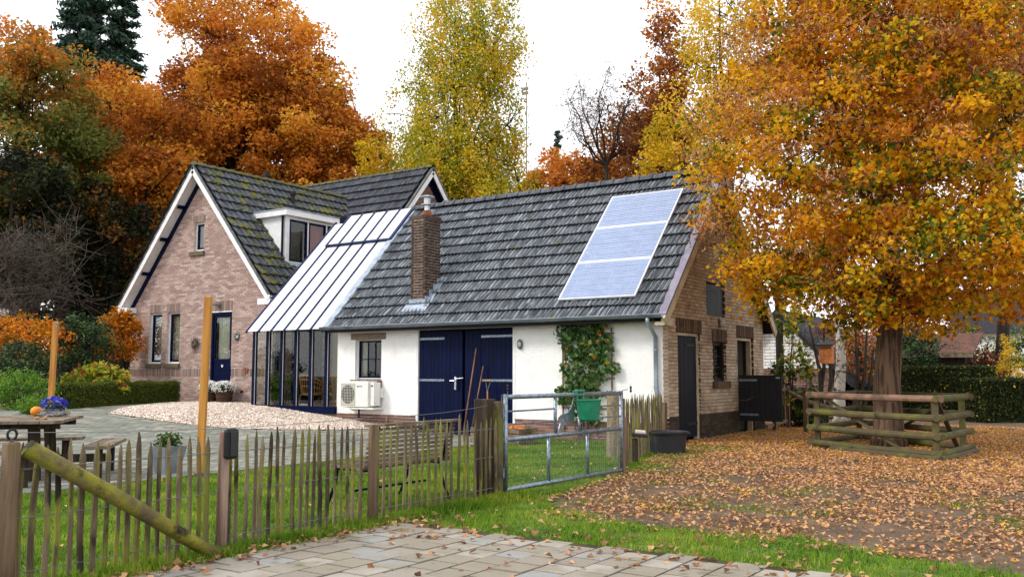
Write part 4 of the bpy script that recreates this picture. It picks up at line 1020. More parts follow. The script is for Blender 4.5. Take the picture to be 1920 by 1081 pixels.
# cross wing with its ridge along the barn
WXL, WXR_, WY = -25.9, -19.0, 23.5
wc = 1 / math.hypot(1, 1.17); ws = 1.17 * wc; WEV = 19.45
prof = [(WEV, zw(WEV)), (WY, 8.19), (2 * WY - WEV, zw(WEV)), (2 * WY - WEV, zw(WEV) - .1), (WY, 8.09), (WEV, zw(WEV) - .1)]
wroof = MB().prism([(WXL, y, z - .06) for y, z in prof], (WXR_ - WXL - .03, 0, 0)).build('wing_roof', 'underroof', house)
nrw = 15; Ew = (WY - WEV) / wc / nrw
tiles(wroof, (WXL + .1, WEV - .03, zw(WEV) - .055), (1, 0, 0), (0, wc, ws), int(6.75 / .215), nrw, .215, Ew, 'wingtile', lambda a, b: zw(WEV + b * wc) > zh(WXL + .1 + a) - .08)
tiles(wroof, (WXR_ - .05, 2 * WY - WEV + .03, zw(WEV) - .055), (-1, 0, 0), (0, -wc, ws), int(6.75 / .215), nrw, .215, Ew, 'wingtile', limit=0, rest='tile_field')
ridge(wroof, (WXL, WY, 8.15), (WXR_, WY, 8.15), .12, 'mossyridge', flat=.8)
WXW = WXR_ - .25
def wy(z): h_ = max(.02, min(3.75, (8.19 - .18 - z) / 1.17)); return (WY - h_, WY + h_)
masonry(house, (WXW, 0, 0), UG, NG, 3.2, 7.95, wy, [], 'plinthbrick', 'plinthmortar', L=.20, H=.050, J=.0105, name='wing_gable', limit=200, zband=3.6)
mb = MB(); mb.box(WXW - .2, WXW, WEV + .3, 2 * WY - WEV - .3, .4, 3.19); mb.box(WXL + .2, WXL + .4, WEV + .3, 2 * WY - WEV - .3, .4, 3.3); mb.box(WXL + .41, WXW - .21, 2 * WY - WEV - .5, 2 * WY - WEV - .3, .4, 3.3); mb.build('wing_wall', 'housemortar', house)
for s in (-1, 1):
    a = V(WXR_, WY + s * (WY - WEV), zw(WEV) - .06); b = V(WXR_, WY, 8.13); upv = (0, s * ws, wc)
    MB().bar(a + V(.005, 0, -.11), b + V(.005, 0, -.14), .03, .17, up=upv).build('barge_board', 'white', wroof)
    MB().bar(a + V(.01, 0, .03), b + V(.01, 0, .03), .06, .06, up=upv).build('verge_trim', 'greymetal', wroof)
    MB().bar(a + V(-.20, 0, -.26), b + V(-.20, 0, -.26), .03, .22, up=upv).build('wall_trim', 'navy', wroof)
mb = MB()
pv = []
for dx_ in (0.0, 1.2, 2.4, 3.3): z = HAP - HS * dx_; pv.append(V(HXR + dx_, 23.5 - (8.19 - z) / 1.17, z + .03))
for a, b in zip(pv[:-1], pv[1:]): mb.bar(a, b, .26, .02, up=(.4, -.4, 1))
mb.build('valley_flashing', 'lead', wroof)

# ---- things on the house front
p = V(hp(445, 630)[0], YH, hp(445, 630)[1])
nb = thing('house_number_plaque', 'dark oval house number plaque beside the front door', 'sign', p)
MB().prism([(p[0] + .10 * math.cos(t * math.pi / 12), YH - .002, p[2] + .13 * math.sin(t * math.pi / 12)) for t in range(24)], (0, -.015, 0)).build('plate', 'slate', nb)
MB().tube([(p[0] + .075 * math.cos(t), YH - .018, p[2] + .02 + .085 * math.sin(t)) for t in np.linspace(.25, math.pi - .25, 9)], .006, 4).build('arc_ornament', 'whiteprint', nb)
text_mesh('30', .11, 'whiteprint', (p[0], YH - .018, p[2] - .015), (1, 0, 0), (0, 0, 1), nb, 'house_number')
p = V(hp(412, 572)[0], YH, hp(412, 572)[1])
lp = thing('door_lamp', 'grey wall lamp with a glass globe over the navy front door', 'lamp', p)
mb = MB(); mb.tube([p + V(0, 0, 0), p + V(0, -.03, 0)], .075, 14); mb.tube([p + V(0, -.03, 0), p + V(-.03, -.14, .0), p + V(-.10, -.18, .02)], .016, 6); mb.build('arm', 'greymetal', lp)
MB().ball(p + V(-.12, -.2, .07), .085, 10, 7).build('globe', 'lampglass', lp, smooth=True)
p = V(hp(462, 694)[0], YH, hp(462, 694)[1])
bf = thing('butterfly_ornament', 'small reddish metal butterfly on the house wall', 'ornament', p)
for s in (-1, 1):
    MB().prism([(p[0] + s * x, YH - .012 - .02 * abs(x) * 10, p[2] + z) for x, z in ((.005, -.02), (.03, .06), (.09, .09), (.10, .02), (.06, -.01), (.07, -.06), (.03, -.08))], (0, -.006, 0)).build('wing', 'terracotta', bf)
MB().tube([p + V(0, -.02, -.07), p + V(0, -.02, .07)], .010, 6).build('body', 'ink', bf)
p = V(hp(368, 643)[0], YH, hp(368, 643)[1])
wr = thing('wall_wreath', 'dark dried wreath hanging on the house wall left of the door', 'wreath', p)
mb = MB()
for i in range(60):
    t = random.uniform(0, 6.28); r = random.uniform(.05, .13); c = p + V(r * math.cos(t), -.03 - random.uniform(0, .05), r * 1.4 * math.sin(t)); d = rng.normal(size=3) * .06; mb.tube([c - d, c + d], .006, 3)
tag(mb.build('twigs', 'twig', wr), kind='stuff')
p = V(hp(453, 734)[0], YH, hp(453, 734)[1]); tag(fbox(MB(), OH, U, N, p[0] - .05, p[0] + .05, p[2] - .04, p[2] + .04, -.006, .004).build('air_vent', 'black', house))

# ================================================================== glazed extension between house and barn
ext = thing('glazed_extension', 'lean-to glazed extension with white roof panels and navy bars', 'extension', (-17.1, 17, .4))
EX0, EX1 = -18.50, -15.74; EY1 = 18.66
mb = MB(); mb.box(-18.86, -15.70, 15.78, 16.0, .37, .44); mb.box(-18.78, -15.70, 15.82, 16.0, .4401, .53); mb.build('sill_beam', 'navy', ext)
MB().box(-18.8, -15.70, 15.86, 19.2, .1, .369).build('base_slab', 'concrete', ext)
MB().box(-18.75, -15.70, 16.01, 19.1, .37, .40).build('floor', 'tilefloor', ext)
mx_ = [float(ony(q, 690, YF)[0]) for q in (476, 500.5, 527, 553.5, 581.5, 611)]
mx_[0] = -18.66
for i, x in enumerate(mx_):
    mb = MB(); mb.box(x - .045, x + .045, 15.85, 15.95, .53, 2.40); m_ = mb.build('mullion', 'navy', ext)
    MB().box(x + .0455, x + .058, 15.862, 15.875, .53, 2.40).build('glazing_bead', 'alu', m_)
edges = mx_ + [-15.70]
for a, b in zip(edges[:-1], edges[1:]):
    MB().box(a + .046, b - (.046 if b != -15.70 else 0), 15.895, 15.901, .53, 2.38).build('pane', 'glass', ext)
MB().box(-18.70, -15.70, 15.85, 15.97, 2.40, 2.46).build('head_beam', 'navy', ext)
# end wall towards the house
mb = MB(); mb.box(-18.70, -18.62, 16.6, 16.68, .45, 3.2); mb.build('end_post', 'navy', ext)
MB().box(-18.663, -18.657, 15.96, 16.6, .53, 2.4).build('pane', 'glass', ext)
zex = lambda y: zroof(y) - .02
mb = MB(); mb.prism([(-15.74, 15.9, .45), (-15.74, 19.0, .45), (-15.74, 19.0, 5.5), (-15.74, 18.5, 5.35), (-15.74, 15.9, 2.45)], (.03, 0, 0)); mb.build('party_wall', 'interior', ext)
MB().box(-19.04, -15.74, 19.02, 19.12, .4, 5.55).build('wall', 'interior', ext)
pd = plankdoor(ext, (-19.05, 0, 0), (0, 1, 0), (1, 0, 0), 17.5, 18.6, .42, 2.6, 'navy', -.05, pw=.5, name='inner_door')
# roof panels: a lower run and a raised upper run
nb_ = 6; xs_ = [EX0 + (EX1 - EX0) * i / nb_ for i in range(nb_ + 1)]
ycut = float(onplane(660, 460, (0, -SL, 1), (0, 15.71, ZE))[1])
def rbar(mb, x, ya, yb, wd, up_, ht, par=None):
    mb.bar((x, ya, zex(ya) + up_), (x, yb, zex(yb) + up_), wd, ht, up=(0, -sn, cs)); return mb
def rpanel(xa, xb, ya, yb, up_):
    return MB().prism([(xa, ya, zex(ya) + up_), (xb, ya, zex(ya) + up_), (xb, yb, zex(yb) + up_), (xa, yb, zex(yb) + up_)], nv * .012)
for i in range(nb_):
    rpanel(xs_[i] + .012, xs_[i + 1] - .012, EV - .04, ycut + .08, .02).build('roof_panel', 'roofwhite', ext)
for i in range(nb_): rbar(MB(), xs_[i], EV - .07, ycut + .05 if i else EY1 - .1, .05, .035, .05).build('glazing_bar', 'barblue', ext)
for i in range(1, nb_):
    rpanel(xs_[i] + .012, xs_[i + 1] - .012, ycut, EY1, .085).build('roof_panel', 'roofwhite', ext)
for i in range(1, nb_ + 1): rbar(MB(), xs_[i], ycut - .03, EY1 + .03, .05 if i < nb_ else .09, .10, .05).build('glazing_bar', 'barblue', ext)
MB().bar((xs_[1] - .02, ycut - .02, zex(ycut) + .075), (xs_[-1] + .02, ycut - .02, zex(ycut) + .075), .05, .06, up=(0, -sn, cs)).build('cross_bar', 'barblue', ext)
rpanel(xs_[0] + .012, xs_[1] - .012, ycut + .08, EY1 - .15, .02).build('roof_panel', 'roofwhite', ext)
rbar(MB(), xs_[-1] + .015, EV - .05, ycut, .03, .03, .04).build('glazing_bar', 'barblue', ext)
mb = MB(); mb.box(EX0, EX1, EY1 + .03, EY1 + .09, zex(EY1) - .9, zex(EY1) + .09); mb.build('upstand', 'navy', ext)
# inside
def wicker_chair(loc, rz, label):
    loc = V(*loc); t = thing('wicker_chair', label, 'chair', loc, 'wicker chairs in the glazed extension')
    c, s = math.cos(rz), math.sin(rz); T = lambda x, y, z: loc + V(x * c - y * s, x * s + y * c, z)
    mb = MB(); mb.add([T(.27 * math.cos(k * math.pi / 8), .26 * math.sin(k * math.pi / 8), z) for z in (.38, .43) for k in range(16)], [tuple(range(15, -1, -1)), tuple(range(16, 32))] + [(k, (k + 1) % 16, 16 + (k + 1) % 16, 16 + k) for k in range(16)]); mb.build('seat', 'wicker', t)
    mb = MB()
    for k in range(15):
        a = math.pi * (k / 14) ; h_ = .68 + .20 * math.sin(a)
        mb.tube([T(.27 * math.cos(a), .26 * math.sin(a), .42), T(.33 * math.cos(a), .33 * math.sin(a), h_)], .012, 4)
    for f in (.4, .75, 1.0): mb.tube([T((.27 + .06 * f) * math.cos(a), (.26 + .07 * f) * math.sin(a), .42 + f * (.26 + .20 * math.sin(a))) for a in np.linspace(0, math.pi, 15)], .016, 5)
    mb.build('backrest', 'wicker', t)
    for (x, y) in ((.2, -.18), (-.2, -.18), (.2, .2), (-.2, .2)): MB().tube([T(x, y, .4), T(x * 1.25, y * 1.25, 0)], .016, 6).build('leg', 'wicker', t)
    mb = MB(); mb.tube([T(.2, -.18, .38), T(0, 0, .1), T(-.24, .24, .02)], .010, 4); mb.tube([T(-.2, -.18, .38), T(0, 0, .12), T(.24, .24, .02)], .010, 4); mb.build('stretcher', 'wicker', t)
p = ony(585, 755, 16.45); wicker_chair((p[0] - .05, 16.5, .40), R_(185), 'wicker armchair facing inward in the glazed extension, farther from the barn')
p = ony(622, 755, 16.7); wicker_chair((p[0] + .12, 16.75, .40), R_(225), 'wicker armchair right up against the white barn corner in the extension')
for (q, lab) in (((520, 770), 'white floor cushion near the fern in the extension'), ((620, 760), 'white floor cushion behind the wicker chairs')):
    c = ony(q[0] + 50, 740, 17.3); tag(MB().ball((c[0], 17.3, .46), .28, 14, 7, 1.2, .9, .22).build('floor_cushion', 'white', None, smooth=True), lab, 'cushion')

# ================================================================== things round the barn
# outdoor heat-pump unit on a bracket
ax0, ax1 = float(ony(641, 740, YF - .32)[0]), float(ony(692, 740, YF - .32)[0]); az0, az1 = float(ony(660, 762, YF - .32)[2]), float(ony(660, 714, YF - .32)[2])
ac = thing('heat_pump_unit', 'white outdoor heat-pump unit under the small barn window', 'air conditioner', ((ax0 + ax1) / 2, YF - .2, az0))
MB().box(ax0, ax1, YF - .36, YF - .06, az0, az1).build('casing', 'acwhite', ac, bevel=.012)
gc = V(ax0 + .235, YF - .362, (az0 + az1) / 2 - .01); gr = .21
MB().box(gc[0] - .225, gc[0] + .225, YF - .366, YF - .361, az0 + .03, az1 - .04).build('grille_plate', 'acgrille', ac)
MB().prism([gc + V(gr * math.cos(t), -.0055, gr * math.sin(t)) for t in np.linspace(0, 2 * math.pi, 29)[:-1]], (0, -.004, 0)).build('fan_opening', 'acdark', ac)
mb = MB()
for k in range(9): x = gc[0] - .2 + .05 * k; mb.box(x - .003, x + .003, YF - .379, YF - .372, az0 + .04, az1 - .05)
for k in range(8): z = az0 + .06 + k * (az1 - az0 - .13) / 7; mb.box(gc[0] - .22, gc[0] + .22, YF - .3795, YF - .3715, z - .003, z + .003)
mb.build('grille', 'acgrille', ac)
lg = V(ax0 + .53, YF - .361, az1 - .12)
MB().prism([lg + V(-.025, 0, .03), lg + V(.03, 0, .012), lg + V(-.02, 0, -.035)], (0, -.002, 0)).build('logo', 'cyan', ac)
text_mesh('DAIKIN', .045, 'ink', (lg[0] + .07, lg[1] - .001, lg[2] + .005), (1, 0, 0), (0, 0, 1), ac, 'logo_lettering', .001)
x2 = ax1 + .13
MB().box(ax1 + .001, x2, YF - .30, YF - .08, az0 + .03, az1 - .03).build('side_cover', 'acwhite', ac, bevel=.01)
MB().box(ax1 + .04, ax1 + .10, YF - .304, YF - .3005, az1 - .12, az1 - .09).build('warning_label', 'ink', ac)
mb = MB(); mb.box(ax0 + .05, x2 + .02, YF - .34, YF - .01, az0 - .05, az0 - .012); mb.bar((ax0 + .3, YF - .34, az0 - .06), (ax0 + .3, YF - .02, az0 - .06), .05, .05); mb.build('bracket', 'acwhite', ac)
MB().tube([(ax0 + .43, YF - .2, az0 - .05), (ax0 + .43, YF - .2, .30)], .022, 8).build('drain_pipe', 'black', ac)
p = ony(716, 737, YF); jb = thing('junction_box', 'small grey-white isolator box on the wall beside the heat-pump unit', 'electrical box', p)
MB().box(p[0] - .10, p[0] + .07, YF - .09, YF - .002, p[2] - .10, p[2] + .11).build('casing', 'acwhite', jb, bevel=.01)
MB().tube([(p[0] - .10, YF - .095, p[2] + .02), (p[0] - .10, YF - .13, p[2] + .02)], .045, 10).build('switch', 'black', jb)
MB().tube([(p[0] - .02, YF - .05, p[2] - .10), (p[0] - .06, YF - .06, p[2] - .22), (p[0] - .2, YF - .06, p[2] - .25), (p[0] - .26, YF - .08, p[2] - .05)], .009, 5).build('cable', 'cable', jb)
# tools against the doors
def leaning(name, label, cat, pt, pb, r, mt, extra=None, group=None):
    a = ony(*pt, YF - .02); g = onz(*pb, .0); g = V(ony(*pb, YF - .42)[0], YF - .42, .02)
    t = thing(name, label, cat, g, group); MB().tube([g, (g + a) / 2, a], [r, r, r * .95], 7).build('handle', mt, t, smooth=True)
    return t, g, a
t, g, a = leaning('garden_rake', 'long-handled rake leaning on the right navy door, the taller one', 'rake', (893, 652), (868, 806), .017, 'handle', group='rakes leaning on the navy doors')
mb = MB(); mb.box(g[0] - .2, g[0] + .2, g[1] - .03, g[1] + .0, .02, .05)
for k in range(11): mb.box(g[0] - .19 + k * .037, g[0] - .18 + k * .037, g[1] - .06, g[1] - .03, 0.012, .03)
mb.build('head', 'greymetal', t)
t, g, a = leaning('garden_rake', 'shorter rake leaning on the right navy door beside the spade', 'rake', (906, 686), (882, 806), .015, 'handle', group='rakes leaning on the navy doors')
mb = MB(); mb.box(g[0] - .16, g[0] + .16, g[1] - .03, g[1], .02, .045); mb.build('head', 'greymetal', t)
g = V(ony(915, 712, YF - .3)[0], YF - .3, 0.); a = ony(915, 713, YF - .12); t = thing('spade', 'spade with pale D-shaped handle standing behind the dark gate post', 'spade', g)
mb = MB(); mb.tube([g + V(0, 0, .30), a + V(0, -.02, -.22)], .016, 7); mb.build('shaft', 'wood_new', t)
mb = MB(); mb.tube([a + V(0, -.02, -.23), a + V(-.05, 0, -.05), a + V(-.055, 0, 0)], .010, 5); mb.tube([a + V(0, -.02, -.23), a + V(.05, 0, -.05), a + V(.055, 0, 0)], .010, 5); mb.build('yoke', 'greymetal', t)
MB().tube([a + V(-.065, 0, 0), a + V(.065, 0, 0)], .018, 7).build('grip', 'wood_new', t)
mb = MB(); mb.prism([g + V(-.09, 0, .32), g + V(.09, 0, .32), g + V(.09, -.02, .08), g + V(0, -.03, 0.0), g + V(-.09, -.02, .08)], (0, .008, 0)); mb.build('blade', 'greymetal', t)
# firewood crate with orange split wood
fc = onz(872, 836, 0); fc = V(fc[0] + .3, 14.3, 0)
cr = thing('firewood_crate', 'low grey plank crate by the navy doors holding firewood', 'crate', fc)
for s in (-1, 1):
    for k in range(3): MB().box(fc[0] - .55, fc[0] + .55, fc[1] + s * .3 - .012, fc[1] + s * .3 + .012, .03 + k * .10, .11 + k * .10).build('plank', 'wood_grey', cr)
    for k in range(3): MB().box(fc[0] + s * .55 - .012, fc[0] + s * .55 + .012, fc[1] - .285, fc[1] + .285, .03 + k * .10, .11 + k * .10).build('plank', 'wood_grey', cr)
MB().box(fc[0] - .53, fc[0] + .53, fc[1] - .28, fc[1] + .28, .0, .03).build('base', 'wood_grey', cr)
lgm = []
for k in range(4):
    mb = MB(); r = .045; L_ = .13 + .03 * k; mb.prism([(-L_, 0, 0), (-L_, r * 1.6, .01), (-L_, r * .7, r * 1.5)], (2 * L_, 0, 0)); lgm.append(mb.mesh('firewood', 'orangewood'))
for i in range(46):
    o = link('firewood', lgm[i % 4], None, (fc[0] + random.uniform(-.36, .36), fc[1] + random.uniform(-.2, .17), .05 + (i / 46) * .26 + random.uniform(0, .04)))
    o.rotation_euler = (random.uniform(-.5, .5), random.uniform(-.35, .35), random.uniform(0, 3)); tag(o, 'split log of orange firewood heaped in the low crate by the doors', 'firewood', 'firewood in the crate')
# climbing plant on a trellis
tx0, tx1 = float(ony(1048, 680, YF)[0]), float(ony(1156, 680, YF)[0])
tr = thing('trellis', 'wooden lattice trellis on the white wall behind the climbing plant', 'trellis', ((tx0 + tx1) / 2, YF - .05, 0))
for k in range(4): x = tx0 + .12 + (tx1 - tx0 - .2) * k / 3; MB().box(x - .014, x + .014, YF - .055, YF - .035, .12, 2.20).build('upright', 'redrail', tr)
for k in range(7): z = .35 + k * .29; MB().box(tx0 + .08, tx1 - .04, YF - .034, YF - .012, z - .012, z + .012).build('crosspiece', 'redrail', tr)
M['vineleaf'] = leafmat('vine_leaf', [(0, lin(44, 74, 36)), (.45, lin(74, 108, 56)), (.8, lin(104, 138, 78)), (.9, lin(150, 154, 56)), (.96, lin(226, 160, 20)), (1, lin(214, 96, 30))], .25, .42)
vn = thing('climbing_plant', 'leafy green climber with a few yellow leaves on the white barn wall', 'climbing plant', ((tx0 + tx1) / 2, YF - .12, 0))
pts = []
for (qx, qy, rx, ry, n_) in ((1095, 640, 44, 34, 330), (1098, 690, 46, 40, 420), (1085, 735, 40, 24, 240), (1062, 622, 22, 18, 90), (1130, 650, 20, 30, 120), (1150, 690, 14, 12, 40), (1055, 745, 16, 14, 60), (1120, 612, 18, 12, 60), (1100, 775, 34, 22, 70), (1148, 742, 16, 8, 26)):
    for i in range(n_):
        t_ = random.uniform(0, 6.28); r = math.sqrt(random.random()); q = ony(qx + rx * r * math.cos(t_), qy + ry * r * math.sin(t_), YF - .1); pts.append((q[0], YF - .06 - abs(random.gauss(0, .07)), max(.1, q[2])))
pts = np.array(pts); rn = rng.uniform(0, .87, len(pts)); yl = rng.uniform(size=len(pts)) < .05; rn[yl] = rng.uniform(.9, 1, yl.sum())
nn = len(pts)
link('leaves', leaf_mesh('leaves', pts, .105, 'vineleaf', rn, .85, -.1, .9, .12), vn)
mb = MB()
for k in range(7):
    x = tx0 + .2 + .6 * random.random(); p0 = V((tx0 + tx1) / 2 + random.uniform(-.1, .1), YF - .12, 0); mb.tube([p0, V(x, YF - .09, .7), V(x + random.uniform(-.2, .2), YF - .07, 1.4), V(x + random.uniform(-.4, .3), YF - .08, 2.2)], [.014, .011, .008, .004], 5)
mb.build('stems', 'twig', vn)

# ================================================================== fences, gate and what hangs on them
def picket_mesh(h_, r, k):
    random.seed(100 + k); mb = MB(); b1, b2 = random.uniform(-.012, .012), random.uniform(-.012, .012); tx, ty = random.uniform(-.012, .012), random.uniform(-.012, .012)
    n_ = 7; pts = [(0, 0, -.04), (b1, b2, h_ * .35), (b1 * .6 + tx * .5, b2 + ty * .5, h_ * .7), (tx, ty, h_ - .09), (tx * 1.02, ty, h_ - .03), (tx * 1.05, ty, h_)]
    mb.tube(pts, [r * 1.05, r, r * .98, r * .92, r * .5, r * .12], n_)
    mb.v = [(x + random.uniform(-.003, .003), y + random.uniform(-.003, .003), z) for x, y, z in mb.v]
    random.seed(500 + k); return mb.mesh('picket', 'picket', smooth=False)
PK = [picket_mesh(.86 + .012 * (k % 5 - 2), .0180 + .0020 * (k % 4), k) for k in range(16)]
def pickets(par, a, b, n_, sz=1.0, zoff=0, th=1.0):
    a = V(*a); b = V(*b); out = []
    for i in range(n_):
        p = a + (b - a) * ((i + .5) / n_) + V(random.uniform(-.008, .008), random.uniform(-.009, .009), zoff)
        o = link('picket', PK[(i * 7 + 3) % 16], None); m = Matrix.Translation(Vector(p)) @ Matrix.Rotation(random.uniform(0, 6.28), 4, 'Z') @ Matrix.Rotation(random.uniform(-.02, .02), 4, 'X') @ Matrix.Diagonal((th, th, sz * random.uniform(.965, 1.035), 1))
        place(o, par, m); out.append(p)
    return out
def twist(par, pts, z, r=.0019):
    mb = MB()
    for s in (0, math.pi):
        path = []
        for a, b in zip(pts[:-1], pts[1:]):
            for f in (0, .5): p = a + (b - a) * f; w_ = .014 if f == 0 else 0; path.append(V(p[0] + math.cos(s) * (w_ + .004), p[1], z + (.004 * math.cos(s))))
        mb.tube(path, r, 4)
    mb.build('binding_wire', 'wire', par)
def roundpost(par, p, h_, r, mt='post', n_=12, name='post', lean=(0, 0), square=False):
    mb = MB(); p = V(*p)
    if square: mb.bar(p + V(0, 0, -.2), p + V(lean[0], lean[1], h_), r * 2, r * 2, up=(1, 0, 0)); return mb.build(name, mt, par, bevel=.008)
    mb.tube([p + V(0, 0, -.2), p + V(lean[0] * .5, lean[1] * .5, h_ * .5), p + V(lean[0], lean[1], h_ - .012), p + V(lean[0], lean[1], h_)], [r * 1.04, r, r * .97, r * .86], n_)
    return mb.build(name, mt, par, smooth=True)
FX = -5.58
fen = thing('picket_fence', 'long chestnut paling fence with wire bindings between the driveway and lawn', 'fence', (FX, 5.6, 0))
fp = pickets(fen, (FX, 2.72, 0), (FX, 4.40, 0), 21, th=.88) ; fp += pickets(fen, (FX, 4.50, 0), (FX, 5.98, 0), 19, th=.78); fp += pickets(fen, (FX, 6.10, 0), (FX - .02, 8.05, 0), 21, th=.70)
for z in (.12, .44, .73): twist(fen, fp, z)
roundpost(fen, (FX + .06, 4.435, 0), .885, .040, 'pinkpost', lean=(0, .01)); roundpost(fen, (FX + .07, 6.02, 0), .865, .042)
lpst = V(FX + .06, 2.90, 0); roundpost(fen, lpst, .90, .05, 'post')
pa = V(FX + .07, 2.99, .86); pb = V(FX + .17, 4.33, .02)
MB().tube([pa, (pa + pb) / 2 + V(.01, 0, .01), pb], [.055, .052, .045], 10).build('brace_log', 'mosslog', fen, smooth=True)
bx = V(FX + .115, 4.435, .80)
en = thing('fence_energiser', 'black plastic cap box fixed to the greyed fence post', 'box', bx)
mb = MB(); mb.box(bx[0], bx[0] + .055, bx[1] - .058, bx[1] + .058, bx[2] - .11, bx[2] + .11); mb.build('casing', 'black', en, bevel=.025); MB().box(bx[0] + .0555, bx[0] + .064, bx[1] - .03, bx[1] + .035, bx[2] - .09, bx[2] + .09).build('cover', 'rubber', en, bevel=.006)
# electric wire from post to post
def wire(name, label, pts, r=.0022):
    path = []
    for a, b in zip(pts[:-1], pts[1:]):
        for f in np.linspace(0, 1, 7)[:-1]: p = V(*a) + (V(*b) - V(*a)) * f; path.append(p - V(0, 0, .035 * 4 * f * (1 - f)))
    path.append(V(*pts[-1])); return tag(MB().tube(path, r, 4).build(name, 'wire'), label, 'wire')
wire('electric_wire', 'thin electric fence wire strung above the picket fence to the gate post', [(FX + .06, 2.92, .955), (FX + .07, 6.0, .93), (-5.72, 8.25, .99)])
ins_ = thing('wire_insulator', 'small dark ring insulator on top of the leftmost fence post', 'insulator', (FX + .06, 2.90, .90))
MB().tube([(FX + .06 + .0, 2.90 + .028 * math.cos(t), .945 + .03 * math.sin(t)) for t in np.linspace(-1.2, 4.2, 10)], .008, 5).build('ring', 'cable', ins_); MB().tube([(FX + .06, 2.9, .88), (FX + .06, 2.9, .915)], .011, 6).build('screw', 'greymetal', ins_)
# gate
GA, GB = V(-5.62, 8.22, 0), V(-5.56, 10.80, 0); gd = nrm(GB - GA); GL_ = np.linalg.norm(GB - GA)
gate = thing('field_gate', 'galvanised tubular field gate with wire mesh in its lower half', 'gate', GA)
def gpt(f, z): 
    p = GA + (GB - GA) * f; return V(p[0], p[1], z)
zb, zmid, zt = .07, .60, 1.055
gx = lambda px, py: float(np.clip((onx(px, py, -5.59)[1] - GA[1]) / (GB - GA)[1], 0, 1))
fr = MB(); R1 = .026
for f in (0, 1): fr.tube([gpt(f, .0 if f == 0 else .03), gpt(f, zt + .03)], R1, 9)
for z in (zb, zmid, zt): fr.tube([gpt(0, z), gpt(1, z)], R1, 9)
fr.build('frame', 'galv', gate, smooth=True)
f1 = gx(1042, 760); f2 = gx(1086, 810); f3 = gx(1030, 860); f4 = gx(1100, 860)
for (f, a, b) in ((f1, zmid, zt), (f2, zmid, .80), (f3, zb, zmid), (f4, zb, zmid)): MB().tube([gpt(f, a), gpt(f, b)], .021, 8).build('upright', 'galv', gate, smooth=True)
for z in (.76, .90):
    MB().tube([gpt(0, z), gpt(f1, z)], .011, 6).build('rail', 'galv', gate); MB().tube([gpt(f2 if z < .8 else f1 + .3, z), gpt(1, z)], .011, 6).build('rail', 'galv', gate)
mb = MB(); k = 52
for i in range(1, k): mb.tube([gpt(i / k, zb), gpt(i / k, zmid)], .0016, 3, cap=False)
for j in range(1, 11): mb.tube([gpt(0, zb + j * (zmid - zb) / 11), gpt(1, zb + j * (zmid - zb) / 11)], .0016, 3, cap=False)
tag(mb.build('wire_mesh', 'galv', gate), kind='stuff')
# horse-shaped steel plate in the gate's upper field
def gpix(px, py): p = onx(px, py, -5.60); return p
hs_pts = [(1074, 748), (1076, 790), (1068, 792), (1058, 796), (1052, 803), (1049, 815), (1046, 815), (1047, 803), (1050, 792), (1047, 790), (1046, 783), (1050, 778), (1056, 775), (1063, 774), (1069, 766), (1073, 756)]
hpz = [gpix(x, y) for x, y in hs_pts]; MB().prism([V(-5.60, p[1], p[2]) for p in hpz], (.006, 0, 0)).build('horse_plate', 'galv', gate)
for z in (.25, .88): MB().box(GA[0] - .10, GA[0] + .01, GA[1] - .06, GA[1] - .028, z - .05, z + .05).build('hinge', 'galv', gate)
gp_ = thing('gate_post', 'thick dark squared timber post carrying the field gate', 'post', (-5.73, 8.08, 0))
roundpost(gp_, (-5.78, 8.06, 0), 1.035, .085, 'wood_dark', square=True, name='timber'); roundpost(gp_, (-5.665, 8.135, 0), 1.01, .045, 'mossrail', square=True, name='side_timber')
mb = MB(); mb.tube([(-5.63, 8.16, .96), (-5.63, 8.16, 1.075), (-5.62, 8.26, 1.08), (-5.62, 8.26, 1.17)], .006, 5); mb.build('insulator_bracket', 'greymetal', gp_); MB().lathe([(.008, 0), (.016, .02), (.008, .035), (.016, .05), (.005, .07)], (-5.62, 8.26, 1.12), 8).build('insulator', 'cable', gp_)
# green feed bucket hooked over the top rail
bc = V(-5.47, float(onx(1100, 765, -5.5)[1]), 0); bz1 = float(onx(1100, 756, -5.47)[2]); bz0 = float(onx(1100, 790, -5.47)[2])
bk = thing('feed_bucket', 'green plastic feed bucket hooked over the top rail of the gate', 'bucket', (bc[0], bc[1], bz0))
bz1 = .985; bz0 = .74; br = .165
MB().lathe([(.11, 0), (.135, .02), (br, bz1 - bz0), (br + .014, bz1 - bz0), (br + .014, bz1 - bz0 + .012), (br - .006, bz1 - bz0 + .012), (.10, .03), (.02, .025)], (bc[0] + .0, bc[1], bz0), 20, .82, 1.15).build('tub', 'buckgreen', bk, smooth=False)
mb = MB(); yy = bc[1]
for dy in (-.115, .03): mb.bar((bc[0] - .09, yy + dy, bz1 - .03), (bc[0] - .10, yy + dy, 1.10), .03, .018, up=(1, 0, 0))
mb.bar((bc[0] - .10, yy - .13, 1.10), (bc[0] - .10, yy + .045, 1.10), .05, .03); mb.bar((bc[0] - .14, yy - .13, 1.10), (bc[0] - .14, yy - .10, 1.02), .03, .02, up=(1, 0, 0))
mb.build('hook', 'buckgreen', bk, bevel=.006)
